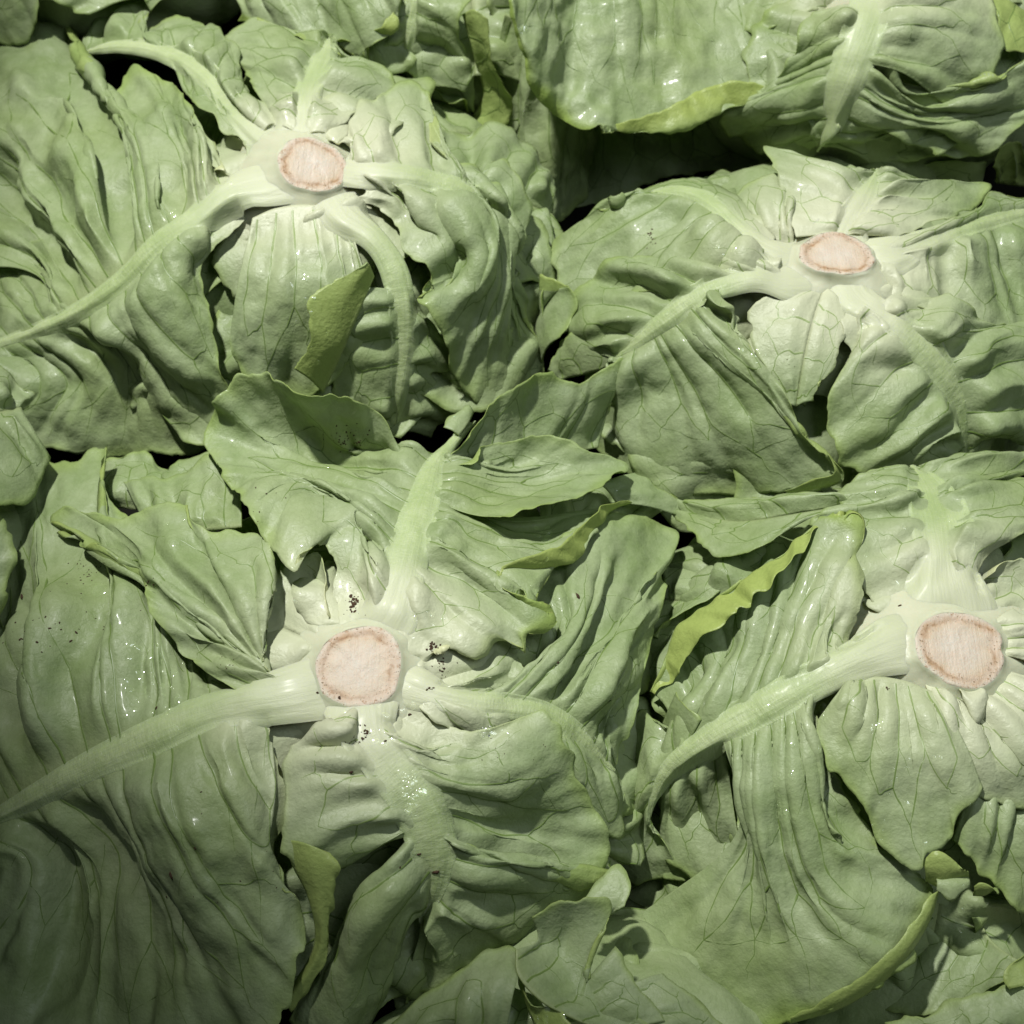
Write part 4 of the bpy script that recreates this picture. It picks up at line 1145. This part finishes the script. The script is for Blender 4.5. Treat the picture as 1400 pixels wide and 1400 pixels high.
leaf('F', None, [dict(i=[(300, -40, .2), (400, -60, .3), (520, -60, .3)], o=[(330, 20, .4), (400, 50, .5), (462, 68, .6), (497, 78, .6), (537, 45, .7), (550, -10, .6)],
                      f=[(327, 25, .3), (398, 56, .4), (462, 64, .9), (490, 66, .9), (520, 40, .9), (552, -8, .5)], n=5, a=.25, wh=0, ec=.9)])
leaf('F', None, [dict(i=[(690, 20, .4), (745, 40, .6), (800, 60, .5)], o=[(660, 200, -2.0), (700, 300, -2.6), (745, 320, -2.8), (790, 260, -2.4), (800, 190, -1.8)], n=4, a=.4, b=.8, e=.6, wh=0)])
leaf('F', None, [dict(i=[(600, 110, -1.0), (620, 150, -1.2), (640, 200, -1.6)], o=[(590, 120, -.2), (615, 140, .2), (632, 135, .3), (634, 180, -.4), (640, 225, -1.4)], n=3, a=.15, wh=0),
                 dict(i=[(640, 215, -1.5), (655, 240, -1.6), (650, 270, -1.6)], o=[(640, 185, -.6), (662, 200, -.5), (668, 235, -.8), (660, 265, -1.2)], n=2, a=.1, wh=0)])
leaf('F', None, [dict(i=[(780, 150, -1.6), (880, 160, -1.6), (1000, 170, -1.8)], o=[(780, 290, -4.2), (860, 262, -3.8), (940, 240, -3.4), (1040, 232, -3.0)], n=5, a=.3, b=.4, wh=0)])
leaf('B', None, [dict(i=[(838, 500, -.4), (800, 512, -.7), (762, 520, -1.0)], o=[(846, 468, -.2), (806, 456, -.1), (776, 458, -.1), (748, 506, -.7)], n=3, a=.1, b=.15, wh=0)])
# a small torn curl standing between two heads
leaf('B', None, [dict(i=[(738, 500, -1.2), (732, 450, -1.0), (742, 420, -.9)], o=[(762, 462, .1), (783, 412, .4), (775, 392, .6)], n=2, a=.08, b=.5, v=False),
                 dict(i=[(740, 500, -1.3), (732, 455, -1.1), (730, 425, -1.0)], o=[(742, 410, .3), (739, 380, .6), (775, 392, .6)], n=2, a=.06, b=.2, v=False, wh=0)],
     label='small torn curl standing up')

# ---- head G (dark, behind the left head)
leaf('G', None, [dict(i=[(-60, -60, .0), (-30, -70, .2), (20, -60, .2)], o=[(-60, 40, .3), (0, 58, .7), (36, 52, .9), (55, 10, .8), (50, -30, .6)], n=3, a=.2, wh=0)])
leaf('G', None, [dict(i=[(90, -60, -.6), (200, -80, -.4), (320, -60, -.6)], o=[(60, 10, -1.0), (110, 40, -1.4), (200, 40, -1.4), (280, 30, -1.2), (340, 0, -.8)], n=5, a=.25, wh=0, inner_up=True)])

# ---- head I (below): rolled leaf and cupped leaf
leaf('I', None, [dict(i=[(690, 1420, .5), (620, 1440, .3), (540, 1450, .0)], o=[(716, 1302, 1.2), (690, 1292, 1.1), (640, 1318, 1.0), (590, 1355, .8), (530, 1412, .5)], n=3, a=.16, b=.7, wh=0)])
leaf('I', None, [dict(i=[(706, 1298, 1.7), (708, 1330, 1.6), (738, 1366, 1.2), (775, 1388, .8), (815, 1405, .4)],
                      m=[(735, 1285, 1.2), (765, 1295, .7), (780, 1330, .5), (800, 1368, .4), (850, 1405, .2)],
                      o=[(727, 1252, 2.1), (786, 1228, 2.7), (834, 1243, 2.2), (803, 1326, .7), (885, 1405, .2)], n=3, a=.1, wh=0, bl=.5),
                 dict(i=[(798, 1345, .4), (815, 1378, .3), (845, 1410, .1)], o=[(838, 1298, 1.0), (868, 1340, .8), (915, 1395, .4)], n=3, a=.1, b=.1, wh=0),
                 dict(i=[(860, 1345, .2), (890, 1400, .2), (900, 1430, .1)], o=[(905, 1330, .3), (960, 1375, .2), (1010, 1420, .0)], n=3, a=.12, b=.1, wh=0),
                 dict(i=[(745, 1425, .1), (728, 1395, .2), (708, 1345, .4)], o=[(790, 1415, .8), (760, 1376, .9), (730, 1377, .9), (708, 1331, .9)], n=2, a=.06, b=.1, inner_up=True, yel=0.39, wh=0, v=False)],
     label='cupped leaf opening towards its neighbour')
leaf('I', None, [dict(i=[(800, 1260, -.2), (820, 1255, -.1), (838, 1250, -.2)], o=[(800, 1225, .3), (846, 1186, .9), (862, 1210, .8), (852, 1240, .4)], n=2, a=.08, b=.2, wh=0, v=False)])
leaf('I', None, [dict(i=[(640, 1450, -.5), (700, 1420, -.5), (760, 1420, -.5)], o=[(620, 1390, -.4), (680, 1345, -.4), (720, 1350, -.4), (760, 1390, -.4)], n=3, a=.2, b=.2, wh=0)])

# ---- head J (lower right)
leaf('J', None, [dict(i=[(1286, 1228, -.9), (1326, 1228, -.6), (1352, 1282, -.3), (1400, 1316, .2), (1445, 1330, .3)],
                      o=[(1172, 1366, -1.9), (1245, 1388, -1.3), (1318, 1367, -.6), (1385, 1342, .2), (1430, 1348, .4)], n=5, a=.3, b=.15, wh=0, e=.5)])
leaf('J', None, [dict(i=[(1420, 1440, .2), (1330, 1450, .2), (1240, 1460, .0)], o=[(1420, 1350, .9), (1380, 1350, .8), (1300, 1372, .5), (1260, 1390, .2), (1210, 1400, -.2)], n=4, a=.2, b=.3, wh=0)])
leaf('J', None, [dict(i=[(1450, 1340, .2), (1430, 1310, .2), (1425, 1290, .2)], o=[(1385, 1350, 1.2), (1378, 1330, 1.3), (1400, 1305, 1.3)], n=2, a=.08, b=.3, inner_up=True, yel=0.28, wh=0, v=False)])

# more of head C's lower leaves under the folded lobes
leaf('C', None, [dict(i=[(740, 745, -.7), (800, 730, -.8), (870, 722, -.9)], o=[(735, 655, -1.3), (830, 650, -1.3), (930, 690, -1.4)], n=4, a=.2, b=.2, wh=0)])
leaf('D', None, [dict(i=[(900, 760, -2.4), (890, 800, -2.4), (880, 860, -2.4)], o=[(1000, 735, -2.0), (985, 790, -1.8), (930, 850, -1.9)], n=4, a=.25, b=.3, wh=0)])
leaf('D', None, [dict(i=[(930, 1150, -1.8), (900, 1190, -2.0), (860, 1200, -2.2)], o=[(960, 1230, -1.4), (900, 1260, -1.6), (830, 1240, -2.0)], n=3, a=.2, b=.3, wh=0)])

# ------------------------------------------------------------------ soil crumbs and water on the leaves
bpy.context.view_layer.update()
DG = bpy.context.evaluated_depsgraph_get()


def hit(px, py):
    o = Vector(CAM * 0.01)
    d = (Vector(at(px, py, -5.0) * 0.01) - o).normalized()
    ok, loc, nor, *_ = SC.ray_cast(DG, o, d)
    if not ok:
        return None
    if nor.dot(d) > 0:
        nor = -nor
    return np.array(loc) * 100, np.array(nor)


def blob_set(name, spots, mat, segs, label, cat, seed, lumpy=0.3):
    r = random.Random(seed)
    VV, FF, off = [], [], 0
    nA, nB = segs
    a = np.linspace(0, 2 * np.pi, nA, endpoint=False)
    for px, py, rad, flat in spots:
        h = hit(px, py)
        if h is None:
            continue
        c, n = h
        t = np.cross(n, [0.3, 0.9, 0.2])
        t /= np.linalg.norm(t)
        b = np.cross(n, t)
        th = r.uniform(0, 6.28)
        t, b = t * math.cos(th) + b * math.sin(th), b * math.cos(th) - t * math.sin(th)
        st = r.uniform(0.7, 1.5)
        rows = []
        for k in range(nB):
            el = -0.35 + (math.pi / 2 + 0.33) * k / (nB - 1)
            rr = math.cos(el) * rad * (1 + np.array([r.uniform(-lumpy, lumpy) for _ in a]))
            rows.append(c + np.outer(np.cos(a) * rr * st, t) + np.outer(np.sin(a) * rr / st, b) + n * math.sin(el) * rad * flat)
        V = np.concatenate(rows)
        i, j = np.meshgrid(np.arange(nB - 1), np.arange(nA), indexing='ij')
        A, B = (i * nA + j).ravel(), (i * nA + (j + 1) % nA).ravel()
        FF.append(np.stack([A, A + nA, B + nA, B], 1) + off if np.dot(np.cross(t, b), n) < 0 else np.stack([A, B, B + nA, A + nA], 1) + off)
        VV.append(V)
        off += len(V)
    o = link_mesh(name, np.concatenate(VV), np.concatenate(FF), [mat])
    o['kind'] = 'stuff'
    o['label'] = label
    o['category'] = cat
    return o


r_ = random.Random(5)
soil, water = [], []


def cluster(lst, x, y, sx, sy, n, r0, r1, flat):
    for _ in range(n):
        k = 1.05 if lst is water else 1.0
        lst.append((x + r_.gauss(0, sx), y + r_.gauss(0, sy), k * r_.uniform(r0, r1) * r_.uniform(.6, 1), .16 if lst is water else flat))


cluster(soil, 483, 822, 3, 6, 40, .01, .09, .3)
cluster(soil, 486, 818, 14, 14, 16, .008, .025, .4)
cluster(soil, 592, 885, 4, 5, 26, .02, .06, .5)
cluster(soil, 604, 912, 6, 12, 26, .008, .05, .4)
cluster(soil, 590, 942, 3, 2, 5, .03, .07, .5)
cluster(soil, 501, 998, 3, 7, 14, .02, .06, .5)
cluster(soil, 486, 1012, 8, 4, 26, .01, .035, .4)
cluster(soil, 476, 600, 13, 10, 60, .01, .05, .4)
cluster(soil, 65, 855, 45, 22, 30, .02, .06, .5)
cluster(soil, 115, 785, 22, 14, 30, .02, .045, .5)
cluster(soil, 205, 795, 5, 6, 8, .02, .05, .5)
cluster(soil, 310, 905, 9, 8, 14, .01, .03, .4)
cluster(soil, 890, 330, 3, 10, 20, .02, .06, .3)
cluster(soil, 360, 690, 15, 15, 8, .02, .045, .5)
cluster(soil, 1212, 940, 3, 2, 4, .03, .05, .5)
cluster(soil, 1075, 520, 25, 25, 10, .01, .03, .4)
cluster(soil, 700, 1000, 60, 40, 14, .01, .03, .4)
cluster(soil, 300, 1150, 60, 60, 14, .015, .04, .4)
for x, y, q in ((596, 1192, .10), (573, 1168, .06), (790, 815, .09), (763, 906, .05), (214, 968, .07), (234, 1197, .10), (30, 816, .09), (434, 947, .045), (464, 954, .06),
                (527, 1013, .05), (547, 1186, .04), (560, 977, .06), (480, 1056, .07), (1230, 828, .05), (358, 648, .0), (267, 1160, .05)):
    if q:
        soil.append((x, y, q, .6))
blob_set('soil_crumbs', soil, 'soil', (7, 4), 'dark crumbs of soil scattered over the wet leaves', 'soil', 3, 0.35)

cluster(water, 742, 738, 6, 10, 16, 0.06, 0.21, .22)
cluster(water, 290, 250, 30, 20, 6, 0.05, 0.14, .22)
cluster(water, 240, 290, 6, 6, 8, 0.06, 0.18, .22)
cluster(water, 220, 920, 22, 22, 34, 0.05, 0.17, .22)
cluster(water, 200, 970, 25, 14, 18, 0.05, 0.15, .22)
cluster(water, 665, 1003, 12, 3, 16, 0.05, 0.17, .22)
cluster(water, 565, 1085, 10, 22, 26, 0.05, 0.17, .22)
cluster(water, 600, 850, 18, 10, 8, 0.05, 0.15, .22)
cluster(water, 388, 648, 5, 4, 6, 0.06, 0.17, .22)
cluster(water, 1012, 490, 3, 8, 6, 0.07, 0.20, .22)
cluster(water, 1035, 487, 4, 6, 5, 0.06, 0.17, .22)
cluster(water, 1182, 446, 6, 3, 4, 0.06, 0.17, .22)
cluster(water, 990, 340, 12, 8, 8, 0.05, 0.14, .22)
cluster(water, 1124, 975, 5, 9, 7, 0.07, 0.22, .22)
cluster(water, 1200, 992, 5, 5, 7, 0.06, 0.15, .22)
cluster(water, 1070, 1080, 14, 30, 10, 0.05, 0.12, .22)
cluster(water, 1060, 985, 40, 20, 12, 0.04, 0.12, .22)
cluster(water, 1250, 1080, 40, 40, 14, 0.04, 0.11, .22)
cluster(water, 1330, 1260, 25, 30, 8, 0.05, 0.14, .22)
cluster(water, 560, 960, 30, 12, 10, 0.04, 0.12, .22)
cluster(water, 520, 1010, 12, 10, 8, 0.06, 0.15, .22)
cluster(water, 420, 420, 14, 50, 18, 0.05, 0.14, .22)
cluster(water, 716, 150, 4, 10, 5, 0.06, 0.15, .22)
cluster(water, 714, 38, 3, 8, 7, 0.07, 0.21, .22)
cluster(water, 1000, 640, 60, 40, 6, 0.04, 0.09, .22)
cluster(water, 1280, 1150, 60, 60, 10, 0.04, 0.09, .22)
cluster(water, 300, 700, 120, 120, 20, 0.04, 0.09, .22)
cluster(water, 780, 560, 150, 150, 16, 0.04, 0.09, .22)
cluster(water, 1200, 740, 60, 30, 10, 0.05, 0.12, .22)
cluster(water, 740, 1390, 14, 5, 8, 0.06, 0.17, .22)
for x, y, q in ((135, 808, .40), (178, 880, .16), (720, 40, .22), (713, 28, .1), (776, 155, .10), (530, 690, .14), (548, 671, .12), (170, 1005, .10)):
    water.append((x, y, q, .18))
blob_set('water_drops', water, 'water', (12, 6), 'clear water drops glinting on the leaves', 'water', 4, 0.12)
